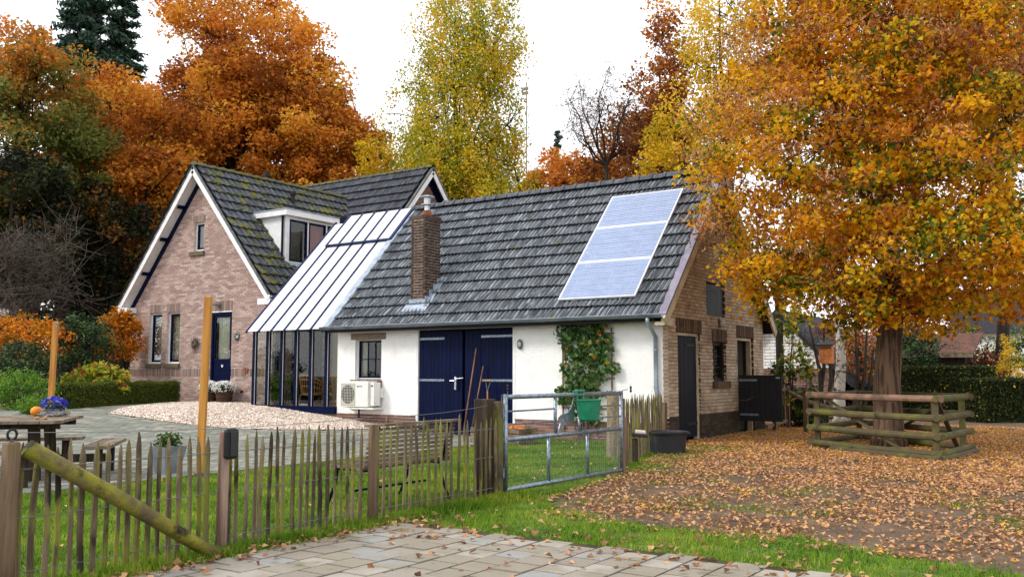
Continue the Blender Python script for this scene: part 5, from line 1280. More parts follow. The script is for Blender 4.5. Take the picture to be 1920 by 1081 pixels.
# right gate post group, small picket run towards the barn corner
gr_ = thing('closing_post', 'slim weathered post at the free end of the field gate', 'post', (-5.60, 10.93, 0)); roundpost(gr_, (-5.62, 10.93, 0), .98, .038, 'post', square=True, name='timber')
mb = MB(); mb.tube([(-5.60, 10.93, .96), (-5.60, 10.93, 1.09), (-5.55, 10.98, 1.10)], .006, 5); mb.build('bracket', 'greymetal', gr_); MB().lathe([(.008, 0), (.018, .02), (.008, .04), (.018, .06), (.005, .09)], (-5.53, 11.03, 1.06), 8).build('insulator', 'cable', gr_)
f2_ = thing('picket_fence', 'short chestnut paling fence between the gate and barn corner', 'fence', (-6.4, 12.8, 0))
A2, B2 = V(-5.80, 11.15, 0), V(-7.13, 15.5, 0); q = pickets(f2_, A2, B2, 32, 1.12, th=.75)
for z in (.15, .5, .83): twist(f2_, q, z)
for f in (.04, .93): roundpost(f2_, A2 + (B2 - A2) * f + V(.06, 0, 0), .80 if f > .5 else .72, .05, 'post', square=f > .5)
lg_ = onz(1150, 858, 0); lo = thing('log_post', 'grey upright log standing on the lawn behind the gate', 'log', lg_); 
MB().tube([lg_ + V(0, 0, -.1), lg_ + V(.01, 0, .5), lg_ + V(0, .01, 1.02)], [.115, .105, .10], 12).build('log', 'stone', lo)
fd = onz(1188, 868, 0); fe = thing('mineral_feeder', 'black mineral feeder tray on a stubby post near the tub', 'feeder', fd)
MB().bar(fd + V(0, 0, -.1), fd + V(0, 0, .36), .10, .10, up=(1, 0, 0)).build('post', 'wood_dark', fe)
MB().bar(fd + V(-.03, -.05, .42), fd + V(.18, .09, .40), .18, .05).build('tray', 'rubber', fe, bevel=.01); MB().bar(fd + V(-.06, -.02, .40), fd + V(-.06, -.02, .56), .16, .03, up=(1, .6, 0)).build('hood', 'rubber', fe)
MB().bar(fd + V(-.04, -.02, .45), fd + V(-.04, -.02, .54), .12, .02, up=(1, .6, 0)).build('blue_liner', 'plasticblue', fe)
tag(MB().bar(fd + V(.03, .0, .462), fd + V(.16, .08, .452), .12, .05).build('salt_lick', 'salt', None, bevel=.015), 'pale pinkish salt block lying in the black feeder tray', 'salt lick')
tb = onz(1253, 850, 0); tu = thing('rubber_tub', 'large round black rubber tub on the ground by the barn corner', 'tub', tb)
MB().lathe([(.25, 0), (.28, .03), (.305, .33), (.34, .335), (.345, .365), (.315, .37), (.29, .34), (.25, .05), (.02, .045)], tb, 24).build('tub', 'rubber', tu, smooth=False)
mb = MB(); [mb.tube([tb + V(s * .34, -.06, .35), tb + V(s * .39, 0, .34), tb + V(s * .34, .06, .35)], .014, 5) for s in (-1, 1)]; mb.build('handles', 'rubber', tu)
sm = onz(725, 812, 0); st = thing('garden_stake', 'short brown wooden stake in the gravel before the plinth', 'stake', (sm[0], 15.2, .05)); x = float(ony(726, 790, 15.2)[0]); MB().bar((x, 15.2, .0), (x, 15.2, .42), .055, .045, up=(1, 0, 0)).build('timber', 'redrail', st)

# slatted bench on the lawn, seen from behind
bch = thing('garden_bench', 'slatted wooden garden bench with dark metal legs behind the picket fence', 'bench', (-6.3, 7.2, 0))
by0, by1 = 6.50, 7.82
for k in range(9):
    z = .43 + k * .043; x = -6.07 + .009 * k; MB().bar((x, by0, z), (x, by1, z), .018, .028, up=(0, 0, 1)).build('back_slat', 'wood_grey', bch)
MB().bar((-5.985, by0 - .05, .815), (-5.985, by1 + .05, .815), .07, .025).build('top_slat', 'wood_grey', bch)
for k in range(8): x = -6.10 - .06 * k; MB().bar((x, by0 - .05, .405 + .004 * k), (x, by1 + .05, .405 + .004 * k), .04, .022).build('seat_slat', 'wood_grey', bch)
for y in (by0 + .12, by1 - .12):
    MB().tube([(-6.52, y, .40), (-6.54, y, .25), (-6.66, y, 0)], .016, 7).build('leg', 'navydark', bch); MB().tube([(-6.10, y, .40), (-6.07, y, .22), (-5.97, y, 0)], .016, 7).build('leg', 'navydark', bch)
    MB().tube([(-6.55, y, .385), (-6.1, y, .38), (-6.055, y, .45), (-5.985, y, .80)], .016, 7).build('side_frame', 'navydark', bch)
MB().bar((-6.3, by0 + .12, .18), (-6.3, by1 - .12, .18), .03, .02).build('stretcher', 'navydark', bch)

# square picnic table with benches on four sides
pc = V(-11.95, 6.35, 0); th = math.atan2(7.524 - 5.994, -12.182 + 10.397); ex = V(math.cos(th), math.sin(th), 0); ey = V(-math.sin(th), math.cos(th), 0)
cA = V(-10.55, 6.1, 0); half = .78
pc = cA + ex * half + ey * half; pc[2] = float(zg(pc[0]))
if True:
    T = lambda a, b, z: pc + ex * a + ey * b + V(0, 0, z)
    pt = thing('picnic_table', 'weathered square picnic table with four attached benches on the patio', 'picnic table', pc)
    for k in range(7): b = -half + (k + .5) * 2 * half / 7; MB().bar(T(-half, b, .735), T(half, b, .735), 2 * half / 7 - .008, .035).build('top_board', 'wood_grey', pt)
    for a in (-.5, .5): MB().bar(T(a, -half + .05, .69), T(a, half - .05, .69), .05, .09).build('top_bearer', 'wood_dark', pt)
    for (a, b) in ((-.45, -.45), (.45, -.45), (-.45, .45), (.45, .45)): MB().bar(T(a * .95, b * .95, .70), T(a * 1.05, b * 1.05, 0), .12, .07, up=(1, 0, 0)).build('leg', 'wood_dark', pt)
    bo = 1.18
    for (sx, sy) in ((1, 0), (-1, 0), (0, 1), (0, -1)):
        d = ex * sx + ey * sy; e = ex * -sy + ey * sx
        for k in (-.075, .075): MB().bar(pc + d * (bo + k) - e * .72 + V(0, 0, .425), pc + d * (bo + k) + e * .72 + V(0, 0, .425), .14, .04).build('bench_board', 'wood_grey', pt)
        for s in (-.5, .5):
            MB().bar(pc + d * bo + e * s + V(0, 0, .40), pc + d * bo + e * s, .09, .07, up=tuple(d)).build('bench_leg', 'wood_dark', pt)
        MB().bar(pc + d * .45 + V(0, 0, .25), pc + d * bo + V(0, 0, .25), .05, .10).build('bench_bearer', 'wood_dark', pt)
    tp = T(0, 0, .754)
    def ontop(px, py): return onz(px, py, pc[2] + .754)
    c = ontop(68, 779); pk = thing('ornamental_gourd', 'yellow-orange gourd on the picnic table', 'gourd', c)
    mb = MB(); prof = [(.008, 0), (.05, .008), (.075, .045), (.07, .09), (.035, .12), (.01, .125)]; mb.lathe(prof, c, 14); mb.build('fruit', 'pumpkin', pk, smooth=True); MB().tube([c + V(0, 0, .12), c + V(.01, 0, .15)], .010, 5).build('stalk', 'mossrail', pk)
    c = ontop(100, 780); wr = thing('table_wreath', 'grey twig wreath round a flower pot on the picnic table', 'wreath', c)
    mb = MB()
    for i in range(110):
        t_ = random.uniform(0, 6.28); r = .15 + random.gauss(0, .018); q = c + V(r * math.cos(t_), r * math.sin(t_), .012 + .05 * random.random()); d = V(-math.sin(t_), math.cos(t_), random.uniform(-.3, .3)) * random.uniform(.03, .07); mb.tube([q - d, q + d], .006, 4)
    tag(mb.build('twigs', 'wreath', wr), kind='stuff')
    M['pansy'] = leafmat('pansy_petal', [(0, lin(40, 50, 160)), (.6, lin(70, 74, 200)), (.85, lin(96, 84, 190)), (1, lin(214, 206, 226))], .2)
    M['herb'] = leafmat('pot_herb_leaf', [(0, lin(34, 60, 22)), (.6, lin(70, 104, 34)), (1, lin(120, 146, 56))], .25)
    fl = thing('pansy_pot', 'pot of blue violet pansies inside the table wreath', 'potted plant', c)
    MB().lathe([(.06, 0.001), (.085, .10), (.075, .10), (.01, .09)], c, 14).build('pot', 'potgrey', fl)
    pts = c + unit(rng.normal(size=(170, 3))) * rng.uniform(.5, 1, (170, 1)) * V(.13, .13, .07) + V(0, 0, .14); link('leaves', leaf_mesh('leaves', pts, .045, 'herb', rng.uniform(0, 1, 170), .6), fl)
    pts = c + unit(rng.normal(size=(150, 3)) + V(0, 0, .7)) * V(.15, .15, .09) + V(0, 0, .15); link('flowers', leaf_mesh('flowers', pts, .05, 'pansy', rng.uniform(0, 1, 150), .95, .1), fl)
    for (q, lab) in (((70, 786), 'small brown nut shell beside the gourd on the table'), ((85, 786), 'small brown nut shell in front of the table wreath')):
        c = ontop(*q); tag(MB().ball(c + V(0, 0, .018), .028, 8, 5, 1, 1, .7).build('nut_shell', 'wicker', None, smooth=True), lab, 'nut')

# timber posts, planter, potted chrysanthemums
def timber(px_top, py_top, px_b, py_b, w_, label, zc=None):
    g = ong(px_b, py_b); d = np.linalg.norm((g - CAM)[:2]); v = ray(px_top, py_top); v = v / np.linalg.norm(v[:2]); top = CAM + v * d
    t = thing('timber_post', label, 'post', g, 'new timber posts in the garden'); MB().bar(g + V(0, 0, -.1), top, w_, w_, up=(.6, -.8, 0)).build('timber', 'wood_new', t, bevel=.006); return t, g, top
t, g, top = timber(391, 556, 374, 893, .088, 'tall new yellow timber post leaning on the lawn edge before the front door'); MB().lathe([(.06, 0), (.07, .05), (.05, .05)], g, 8).build('ground_sleeve', 'galv', t)
t, g, top = timber(105, 602, 92, 800, .088, 'new yellow timber post left of the box hedge behind the picnic table')
MB().tube([top + V(.07, -.02, -.02 - .05 + .05 * math.cos(k)) + V(.02 * math.sin(k), 0, 0) for k in np.linspace(0, 6, 9)], .008, 5).build('shackle', 'galv', t)
g = onz(312, 892, 0); g = g + V(-.1, .08, 0)
pp = thing('tapered_planter', 'grey tapered planter with a leafy shrub at the lawn edge', 'planter', g)
mb = MB(); mb.prism([g + V(sx * .10, sy * .10, 0) for sx, sy in ((-1, -1), (1, -1), (1, 1), (-1, 1))], (0, 0, .001)); mb.add([g + V(sx * r, sy * r, z) for r, z in ((.10, 0), (.17, .37), (.15, .37), (.14, .33)) for sx, sy in ((-1, -1), (1, -1), (1, 1), (-1, 1))], [(4 * i + k, 4 * i + (k + 1) % 4, 4 * i + 4 + (k + 1) % 4, 4 * i + 4 + k) for i in range(3) for k in range(4)] + [(12, 13, 14, 15)]); mb.build('pot', 'potgrey', pp)
C = g + V(0, 0, .44) + unit(rng.normal(size=(420, 3))) * rng.uniform(.2, 1, (420, 1)) * V(.19, .19, .12); link('foliage', leaf_mesh('foliage', C, .05, 'herb', rng.uniform(0, .8, 420), .5), pp)
M['mum'] = leafmat('white_petal', [(0, lin(222, 224, 220)), (1, lin(250, 250, 248))], .2)
for (q, r, lab) in (((420, 757), .25, 'brown basket pot of white chrysanthemums right beside the front door'), ((392, 757), .22, 'basket pot of white chrysanthemums partly behind the yellow post')):
    g = ony(q[0], q[1], 16.42); g[2] = float(zg(g[0])) + .02
    t = thing('flower_basket', lab, 'potted plant', g, 'basket pots of white chrysanthemums')
    mb = MB(); mb.lathe([(r * .72, 0), (r * .85, .14), (r, .36), (r * .93, .36), (r * .9, .3), (.01, .3)], g, 18); mb.build('basket', 'basket', t)
    for zz in (.06, .16, .26, .34): 
        rr = r * (.74 + .27 * zz / .36) + .008; MB().tube([g + V(rr * math.cos(a), rr * math.sin(a), zz) for a in np.linspace(0, 2 * math.pi, 15)], .012, 4).build('weave_ring', 'basket', t)
    C = g + V(0, 0, .40) + unit(rng.normal(size=(260, 3))) * rng.uniform(.6, 1, (260, 1)) * V(r * 1.1, r * 1.1, .12); link('leaves', leaf_mesh('leaves', C, .06, 'herb', rng.uniform(0, .5, 260), .6), t)
    C = g + V(0, 0, .42) + unit(rng.normal(size=(520, 3)) + V(0, 0, .6)) * V(r * 1.25, r * 1.25, .17); link('flowers', leaf_mesh('flowers', C, .055, 'mum', rng.uniform(0, 1, 520), .9, .2), t)

# rail pen round the linden
pen = thing('tree_guard_pen', 'mossy half-round rail pen standing round the linden trunk', 'pen', (-3.6, 17, 0))
PA, PB, PC_, PD = V(-4.80, 16.70, 0), V(-2.46, 15.10, 0), V(-2.30, 17.0, 0), V(-4.55, 19.0, 0)
def rail(a, b, z, mt, r=.055, ext=.08):
    d = nrm(b - a); MB().tube([a - d * ext + V(0, 0, z), (a + b) / 2 + V(0, 0, z - .01), b + d * ext + V(0, 0, z)], [r, r * 1.02, r * .96], 9).build('rail', mt, pen)
for (a, b, top_) in ((PA, PB, 'redrail'), (PB, PC_, 'mossrail'), (PC_, PD, 'mossrail'), (PD, PA, 'mossrail')):
    for z, mt in ((.93, top_), (.64, 'mossrail'), (.36, 'mossrail'), (.10, 'mossrail')):
        rail(a, b, z + (.0 if a is not PB else .004), mt)
for c in (PA, PB, PC_, PD):
    cc_ = V(-3.6, 17.0, 0); d = nrm(cc_ - c) * .10; MB().bar(c + d + V(0, 0, -.1), c + d + V(0, 0, .90), .09, .09, up=(1, 0, 0)).build('post', 'mossrail', pen)
for (a, b) in ((PA, PB), (PB, PC_), (PC_, PD)):
    i_ = nrm(V(-3.6, 17.0, 0) - (a + b) / 2) * .09; d = b - a; MB().bar(a + d * .12 + i_ + V(0, 0, .88), a + d * .78 + i_ + V(0, 0, .05), .07, .03).build('brace', 'mossrail', pen)
rail(PA + V(.5, -.5, 0), PB + V(.0, -.12, 0), .045, 'mossrail', .05, .05); rail(PB + V(.05, -.1, 0), PC_ + V(.1, -.1, 0), .045, 'mossrail', .05, .02)
# little board gate and rail behind the half door
lg2 = thing('board_gate', 'little brown board gate behind the black half door', 'gate', (-6.0, 20.6, 0))
ga, gb2 = V(*onz(1438, 812, 0)), V(*onz(1478, 803, 0)); dd = gb2 - ga
for k in range(5):
    f = .42 + .58 * k / 4; p = ga + dd * f; MB().bar(p + V(0, 0, .12), p + V(0, 0, 1.03 + .03 * (k % 2)), .075, .022, up=tuple(nrm(np.cross(nrm(dd), (0, 0, 1))))).build('board', 'redrail', lg2)
for z in (.2, .95): MB().bar(ga + V(0, 0, z - .05), gb2 + V(0, 0, z), .03, .07).build('cross_rail', 'post', lg2)
for p in (ga + dd * .35, gb2): MB().bar(p + V(.02, -.05, -.1), p + V(.02, -.05, .98), .08, .08, up=(1, 0, 0)).build('post', 'post', lg2)
rp = onz(1512, 812, 0); rl = thing('rail_post', 'square wooden post with a sloping rail left of the tree pen', 'post', rp)
MB().bar(rp + V(0, 0, -.1), rp + V(0, 0, 1.0), .09, .09, up=(1, 0, 0)).build('timber', 'post', rl); MB().tube([gb2 + V(.03, -.03, .90), rp + V(0, 0, .72), rp + V(.95, .5, .40)], .045, 8).build('sloping_rail', 'redrail', rl)

# ================================================================== foliage colours
L_ = leafmat
M['lindenleaf'] = L_('linden_leaf', [(0, lin(84, 108, 30)), (.09, lin(150, 152, 34)), (.20, lin(226, 188, 34)), (.60, lin(236, 178, 26)), (.85, lin(218, 138, 26)), (1, lin(172, 104, 40))], .45)
M['lindendry'] = L_('linden_dry_bract', [(0, lin(120, 74, 42)), (.5, lin(166, 112, 70)), (1, lin(206, 156, 106))], .25)
M['oakleaf'] = L_('oak_leaf_orange', [(0, lin(140, 82, 34)), (.35, lin(196, 122, 44)), (.75, lin(222, 148, 54)), (1, lin(226, 176, 64))], .38)
M['oakolive'] = L_('oak_leaf_olive', [(0, lin(84, 96, 44)), (.45, lin(122, 130, 58)), (.7, lin(176, 132, 54)), (1, lin(222, 138, 46))], .4)
M['birchleaf'] = L_('birch_leaf', [(0, lin(128, 142, 40)), (.45, lin(186, 180, 50)), (.8, lin(226, 200, 54)), (1, lin(232, 186, 48))], .48)
M['yellowleaf'] = L_('yellow_leaf', [(0, lin(176, 156, 30)), (.5, lin(224, 186, 36)), (1, lin(238, 204, 70))], .45)
M['brownoak'] = L_('brown_oak_leaf', [(0, lin(112, 68, 40)), (.5, lin(172, 104, 52)), (.85, lin(204, 134, 56)), (1, lin(220, 160, 60))], .35)
M['needle'] = L_('spruce_needles', [(0, lin(34, 56, 48)), (.6, lin(58, 84, 68)), (1, lin(88, 114, 92))], .2)
M['darkleaf'] = L_('shade_leaf', [(0, lin(24, 30, 16)), (.6, lin(44, 50, 24)), (.9, lin(78, 66, 28)), (1, lin(130, 84, 28))], .2)  # leaf colours darkened to stand in for the wood's deep shade
M['boxleaf'] = L_('box_leaf', [(0, lin(44, 56, 16)), (.5, lin(78, 92, 26)), (1, lin(126, 134, 42))], .25)
M['hedgeleaf'] = L_('hedge_leaf', [(0, lin(22, 32, 12)), (.6, lin(48, 62, 22)), (.93, lin(92, 104, 36)), (1, lin(190, 160, 60))], .2)
M['azalea'] = L_('azalea_leaf', [(0, lin(120, 96, 22)), (.35, lin(208, 132, 22)), (.8, lin(232, 158, 30)), (1, lin(190, 84, 24))], .4)
M['rhodo'] = L_('rhododendron_leaf', [(0, lin(26, 44, 22)), (.6, lin(48, 72, 36)), (1, lin(86, 108, 60))], .15, .4)
M['hydra'] = L_('hydrangea_leaf', [(0, lin(76, 100, 24)), (.5, lin(140, 152, 36)), (.85, lin(196, 186, 60)), (1, lin(160, 80, 60))], .35)
M['fern'] = L_('fern_leaf', [(0, lin(40, 78, 20)), (.6, lin(84, 130, 34)), (1, lin(140, 170, 60))], .35)
M['greenbush'] = L_('green_bush_leaf', [(0, lin(40, 62, 20)), (.5, lin(88, 112, 34)), (.9, lin(140, 150, 50)), (1, lin(200, 170, 60))], .3)
M['redbush'] = L_('red_bush_leaf', [(0, lin(70, 34, 30)), (.6, lin(120, 56, 46)), (1, lin(170, 96, 74))], .3)
M['litter'] = L_('fallen_leaf', [(0, lin(100, 70, 50)), (.3, lin(150, 106, 76)), (.62, lin(190, 146, 110)), (.85, lin(208, 164, 116)), (.95, lin(222, 160, 48)), (1, lin(232, 176, 40))], .15)
M['grass'] = L_('grass_blade', [(0, lin(58, 92, 16)), (.5, lin(104, 142, 26)), (.85, lin(144, 166, 44)), (1, lin(186, 172, 84))], .35)

# ================================================================== the linden beside the barn
LB = V(-3.67, 17.5, 0)
kp = lambda C: ~((C[:, 0] < -7.0) & (C[:, 1] > 15.3) & (C[:, 2] < 6.2)) & (C[:, 2] > 1.95 + .25 * np.sin(C[:, 0] * 3) * np.sin(C[:, 1] * 2.3))
LE = [(0, 0, 5.0, 3.45, 3.45, 3.0), (.15, .15, 7.2, 2.95, 2.95, 2.8), (.25, .1, 9.0, 2.0, 2.0, 2.0), (.5, .2, 3.2, 3.4, 3.3, 1.3)]
lt, lcl, lC = tree('linden_tree', 'large golden linden in front of the barn gable, its trunk inside the rail pen', LB, 11.2, .245, LE, 1000, 95, .48, .088, 'lindenleaf', 'bark', nl=44, crownz=.26, aspect=.85, up=.35, droop=.5, flat=.55,
                   bias=.30, sv=.22, keep=kp, rmin=.008)
cl2 = clumps([tuple(V(*LB, 0, 0, 0) + V(*e)) for e in [(0, 0, 5.1, 3.6, 3.6, 3.05), (.15, .15, 7.3, 3.1, 3.1, 2.8), (.25, .1, 9.0, 2.1, 2.1, 2.0)]], 1000, .72)
wgt = sstep(2.2, 7.5, cl2[:, 2]) * .65 + .35 * (rng.uniform(size=len(cl2)) < .8)
cl2 = cl2[rng.uniform(size=len(cl2)) < wgt + .12]
C2, r2 = spread(cl2, 46, .42, .55, None, .3); k = kp(C2); C2, r2 = C2[k], r2[k]
link('dry_bracts', leaf_mesh('dry_bracts', C2, .085, 'lindendry', r2, .36, .1, .55, .12), lt)

# ================================================================== trees behind the house, left to right
tree('oak_tree', 'huge orange oak rising behind the house ridge', far(425, 52), 25, .55, [(0, 0, 13.5, 7.2, 6, 6), (.5, 0, 18.5, 5.4, 5, 6), (-4.6, 0, 13.5, 4.4, 4, 5), (4.6, 0, 14, 3.8, 4, 5)], 390, 250, 1.15, .235, 'oakleaf', nl=40, bias=.35, sv=.2, up=.6, flat=.75, rmin=.03)
tree('oak_tree', 'orange oak left of the huge oak, its crown low over the house gable', far(215, 46), 17, .4, [(-.4, 0, 12.4, 4.2, 4, 4.0), (1.2, 0, 9.2, 5.0, 4, 3.4)], 190, 230, 1.0, .215, 'oakleaf', nl=24, bias=.35, sv=.2, up=.6, rmin=.03)
tree('oak_tree', 'orange-brown oak between the huge oak and the birch', far(655, 50), 17, .4, [(0, 0, 9.5, 3.6, 4, 5.2), (-.6, 0, 13.4, 2.4, 3, 2.8)], 130, 230, 1.0, .22, 'oakleaf', nl=24, bias=.35, sv=.22, up=.6, rmin=.03)
tree('oak_tree', 'olive-green oak with orange top at the far left edge', far(20, 40), 17.5, .4, [(0, 0, 10.5, 3.6, 4, 5), (1.4, 0, 9.4, 2.3, 3, 3.0), (-1.5, 0, 14, 3.4, 3, 2.6)], 170, 220, .9, .19, 'oakolive', nl=28, bias=.35, sv=.16, rmin=.03,
     cval=lambda c: np.clip((c[:, 2] - 8.5) / 9 + rng.uniform(-.25, .25, len(c)), .1, .98))
def spruce(name, label, base, h_, rw, n_, per, size, z0=.12, cat='spruce', group=None):
    base = V(*base); t = thing(name, label, cat, base, group); mb = MB(); mb.tube([base, base + V(0, 0, h_ * .5), base + V(0, 0, h_)], [h_ * .016, h_ * .010, .02], 7)
    P = []
    for i in range(n_):
        f = z0 + (1 - z0) * (i / n_); a = rng.uniform(0, 6.28); l = rw * (1 - f) ** .8 * rng.uniform(.7, 1.1) + .15
        s = base + V(0, 0, h_ * f); e = s + V(math.cos(a) * l, math.sin(a) * l, -.22 * l); mb.tube([s, (s + e) / 2 + V(0, 0, .06 * l), e], [.05, .03, .01], 3, cap=False)
        tt = rng.uniform(.15, 1, per)[:, None]; P.append(s + (e - s) * tt + rng.normal(size=(per, 3)) * V(.16, .16, .07) * (l * .5 + .4))
    mb.build('trunk', 'darkbark', t); P = np.concatenate(P); link('crown', leaf_mesh('crown', P, size, 'needle', rng.uniform(0, 1, len(P)), .32, .5, .5), t)
spruce('spruce_tree', 'tall dark blue-green spruce above the oaks at upper left', far(140, 66), 35, 6.2, 190, 190, .55, .25)
spruce('spruce_tree', 'second dark spruce just right of the tall one at upper left', far(205, 70), 33, 5.0, 150, 150, .55, .3)
spruce('spruce_tree', 'small far spruce peeking over the orange trees beside the birch', far(1048, 95), 26.5, 3.4, 70, 60, .5, .3)
# dark stems of the wood at the left
for i, (px, d, h_, lab) in enumerate(((12, 36, 9.5, 'leftmost dark trunk of the wood beside the garden'), (62, 44, 9.5, 'dark trunk in the wood behind the bare grey shrub'), (112, 40, 9.5, 'dark trunk in the wood over the orange azalea'), (172, 44, 9.5, 'slim dark trunk in the wood left of the house gable'), (204, 41, 9, 'thick dark trunk in the wood nearest the house gable'))):
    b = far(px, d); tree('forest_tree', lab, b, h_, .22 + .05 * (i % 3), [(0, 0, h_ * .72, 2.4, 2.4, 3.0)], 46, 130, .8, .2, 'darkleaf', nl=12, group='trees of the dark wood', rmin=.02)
# the wood itself: one dark mass of undergrowth and crowns
C = []
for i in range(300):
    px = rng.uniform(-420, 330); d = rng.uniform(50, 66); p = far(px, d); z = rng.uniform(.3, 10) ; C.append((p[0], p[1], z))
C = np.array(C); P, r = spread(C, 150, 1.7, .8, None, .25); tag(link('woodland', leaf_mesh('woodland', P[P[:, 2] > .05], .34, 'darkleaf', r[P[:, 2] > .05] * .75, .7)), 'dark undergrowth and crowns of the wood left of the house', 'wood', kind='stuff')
C = []
for i in range(330):
    px = rng.uniform(330, 2700); d = rng.uniform(75, 95); p = far(px, d); C.append((p[0], p[1], rng.uniform(.3, 5.5)))
C = np.array(C); P, r = spread(C, 90, 2.2, .8, None, .25); tag(link('woodland', leaf_mesh('woodland', P[P[:, 2] > .05], .45, 'brownoak', r[P[:, 2] > .05] * .7, .7)), 'far-off low autumn wood closing the view behind the buildings', 'wood', kind='stuff')
def baretree(name, label, base, h_, r0, spreadr, n1, n2, mt='twig', lean=0., cat='tree', leafm=None, z0=.25, part='twigs', leafn=0):
    base = V(*base); t = thing(name, label, cat, base); mb = MB(); tw = MB(); ends = []
    tp = [base + V(lean * f * f, 0, h_ * f) for f in (0, .2, .45, .7, 1)]; mb.tube(tp, [r0, r0 * .85, r0 * .6, r0 * .35, .01], 8)
    for i in range(n1):
        f = rng.uniform(z0, .92); s = base + V(lean * f * f, 0, h_ * f); a = rng.uniform(0, 6.28); l = spreadr * rng.uniform(.5, 1.1) * (1.15 - f * .7)
        e = s + V(math.cos(a) * l, math.sin(a) * l, l * rng.uniform(.3, 1.0)); m = (s + e) / 2 + rng.normal(size=3) * .1 * l; mb.tube([s, m, e], [r0 * .35 * (1.1 - f), r0 * .2 * (1.1 - f), .008], 5, cap=False)
        for j in range(n2):
            g = rng.uniform(.2, 1); p = s + (e - s) * g; q = p + rng.normal(size=3) * .32 * l * V(1, 1, .8) + V(0, 0, .1 * l); mm = (p + q) / 2 + rng.normal(size=3) * .05 * l; tw.tube([p, mm, q], [.012, .008, .004], 3, cap=False); ends += [q, mm, p * .5 + q * .5]
    mb.build('trunk', mt if mt != 'twig' else 'darkbark', t); tag(tw.build(part, mt, t), kind='stuff')
    if leafm:
        E_ = np.array(ends)[rng.integers(0, len(ends), leafn)] + rng.normal(size=(leafn, 3)) * .12; link('crown', leaf_mesh('crown', E_, .13, leafm, rng.uniform(0, 1, leafn), .7), t)
    return t
baretree('bare_shrub_tree', 'bare grey-twigged small tree at the left edge before the dark wood', far(35, 29), 5.6, .10, 2.6, 44, 26, z0=.35)
bt0 = far(1152, 42); bt_ = thing('bare_tree', 'bare thin-branched tree against the white sky right of the birch', 'tree', bt0)
mb = MB(); tw = MB(); ends = []
fk = far(1140, 42, zat(310, 42)); mb.tube([bt0, bt0 + (fk - bt0) * .5, fk], [.14, .11, .09], 8)
for (qx, qy, bx_) in ((1068, 196, 1100), (1090, 150, 1112), (1150, 118, 1128), (1128, 160, 1122), (1196, 176, 1160), (1178, 214, 1162), (1076, 240, 1108), (1210, 236, 1175)):
    e = far(qx, 42 + rng.uniform(-1.5, 1.5), zat(qy, 42)); m = far(bx_, 42 + rng.uniform(-.5, .5), zat((310 + qy) / 2 + 8, 42)); mb.tube([fk, (fk + m) / 2 + rng.normal(size=3) * .1, m, (m + e) / 2 + rng.normal(size=3) * .15, e], [.06, .05, .04, .025, .008], 6, cap=False)
    for k_ in range(34):
        f = rng.uniform(0, 1); p_ = m + (e - m) * f; q_ = p_ + rng.normal(size=3) * .55 + V(0, 0, .15); w_ = (p_ + q_) / 2 + rng.normal(size=3) * .08; tw.tube([p_, w_, q_], [.014, .010, .004], 3, cap=False); ends += [q_, w_]
        for z_ in range(2): g_ = q_ + rng.normal(size=3) * .3; tw.tube([w_, g_], [.008, .003], 3, cap=False); ends.append(g_)
mb.build('trunk', 'darkbark', bt_, smooth=True); tag(tw.build('twigs', 'twig', bt_), kind='stuff')
E_ = np.array(ends)[rng.integers(0, len(ends), 900)] + rng.normal(size=(900, 3)) * .1; link('crown', leaf_mesh('crown', E_, .10, 'brownoak', rng.uniform(0, .6, 900), .7), bt_)
# birch and the trees over the barn ridge
tree('birch_tree', 'tall yellow-green weeping birch behind the barn ridge', far(860, 44), 22, .30, [(-.2, 0, 8.4, 4.6, 3.8, 5.2), (-.4, 0, 12.5, 3.7, 3.3, 5), (.5, 0, 17.5, 2.9, 2.8, 4.2)], 900, 84, .55, .135, 'birchleaf', 'darkbark', nl=46, crownz=.2, aspect=.75, up=.1, droop=.9, flat=2.2, bias=.2, sv=.25, rmin=.02)
tree('maple_tree', 'small bright yellow tree peeking over the house roof before the birch', far(692, 43), 12.4, .16, [(0, 0, 10.9, .8, .9, 1.1)], 40, 42, .38, .13, 'yellowleaf', nl=9, rmin=.015)
tree('oak_tree', 'orange oak low behind the barn ridge right of the birch', far(1060, 58), 16.6, .3, [(0, 0, 12.2, 3.0, 3, 3.2), (2.6, 0, 11.6, 2.6, 2.6, 2.8)], 100, 190, .95, .24, 'oakleaf', nl=20, rmin=.03, sv=.2)
tree('oak_tree', 'tall slim rusty-brown oak over the barn ridge left of the linden', far(1255, 42), 18.5, .24, [(0, 0, 13.6, 1.7, 1.7, 4.8), (-.5, 0, 11.4, 2.1, 2, 2.8)], 150, 72, .8, .20, 'brownoak', nl=34, rmin=.022, bias=.1, sv=.25)
tree('oak_tree', 'loose rusty oak above the barn ridge beneath the bare tree', far(1185, 46), 15.6, .22, [(0, 0, 12, 2.3, 2.2, 2.3), (-1.6, 0, 11, 1.8, 1.8, 1.6)], 66, 70, .8, .2, 'brownoak', nl=22, rmin=.022, bias=.1, sv=.25)
tree('maple_tree', 'bright yellow tree right over the barn ridge, half behind the linden', far(1300, 33), 13, .18, [(0, 0, 9.4, 1.6, 1.5, 2.0), (-.9, 0, 8.9, 1.1, 1.2, 1.1)], 85, 90, .5, .13, 'yellowleaf', nl=20, rmin=.015, sv=.3)
tree('birch_tree', 'tall thin yellow birch showing past the left edge of the linden crown', far(1375, 31), 17, .18, [(0, 0, 12, 1.9, 1.8, 4.2)], 120, 80, .6, .115, 'yellowleaf', 'darkbark', nl=26, rmin=.015, bias=.15, up=.1, droop=.8, flat=1.1, sv=.3)
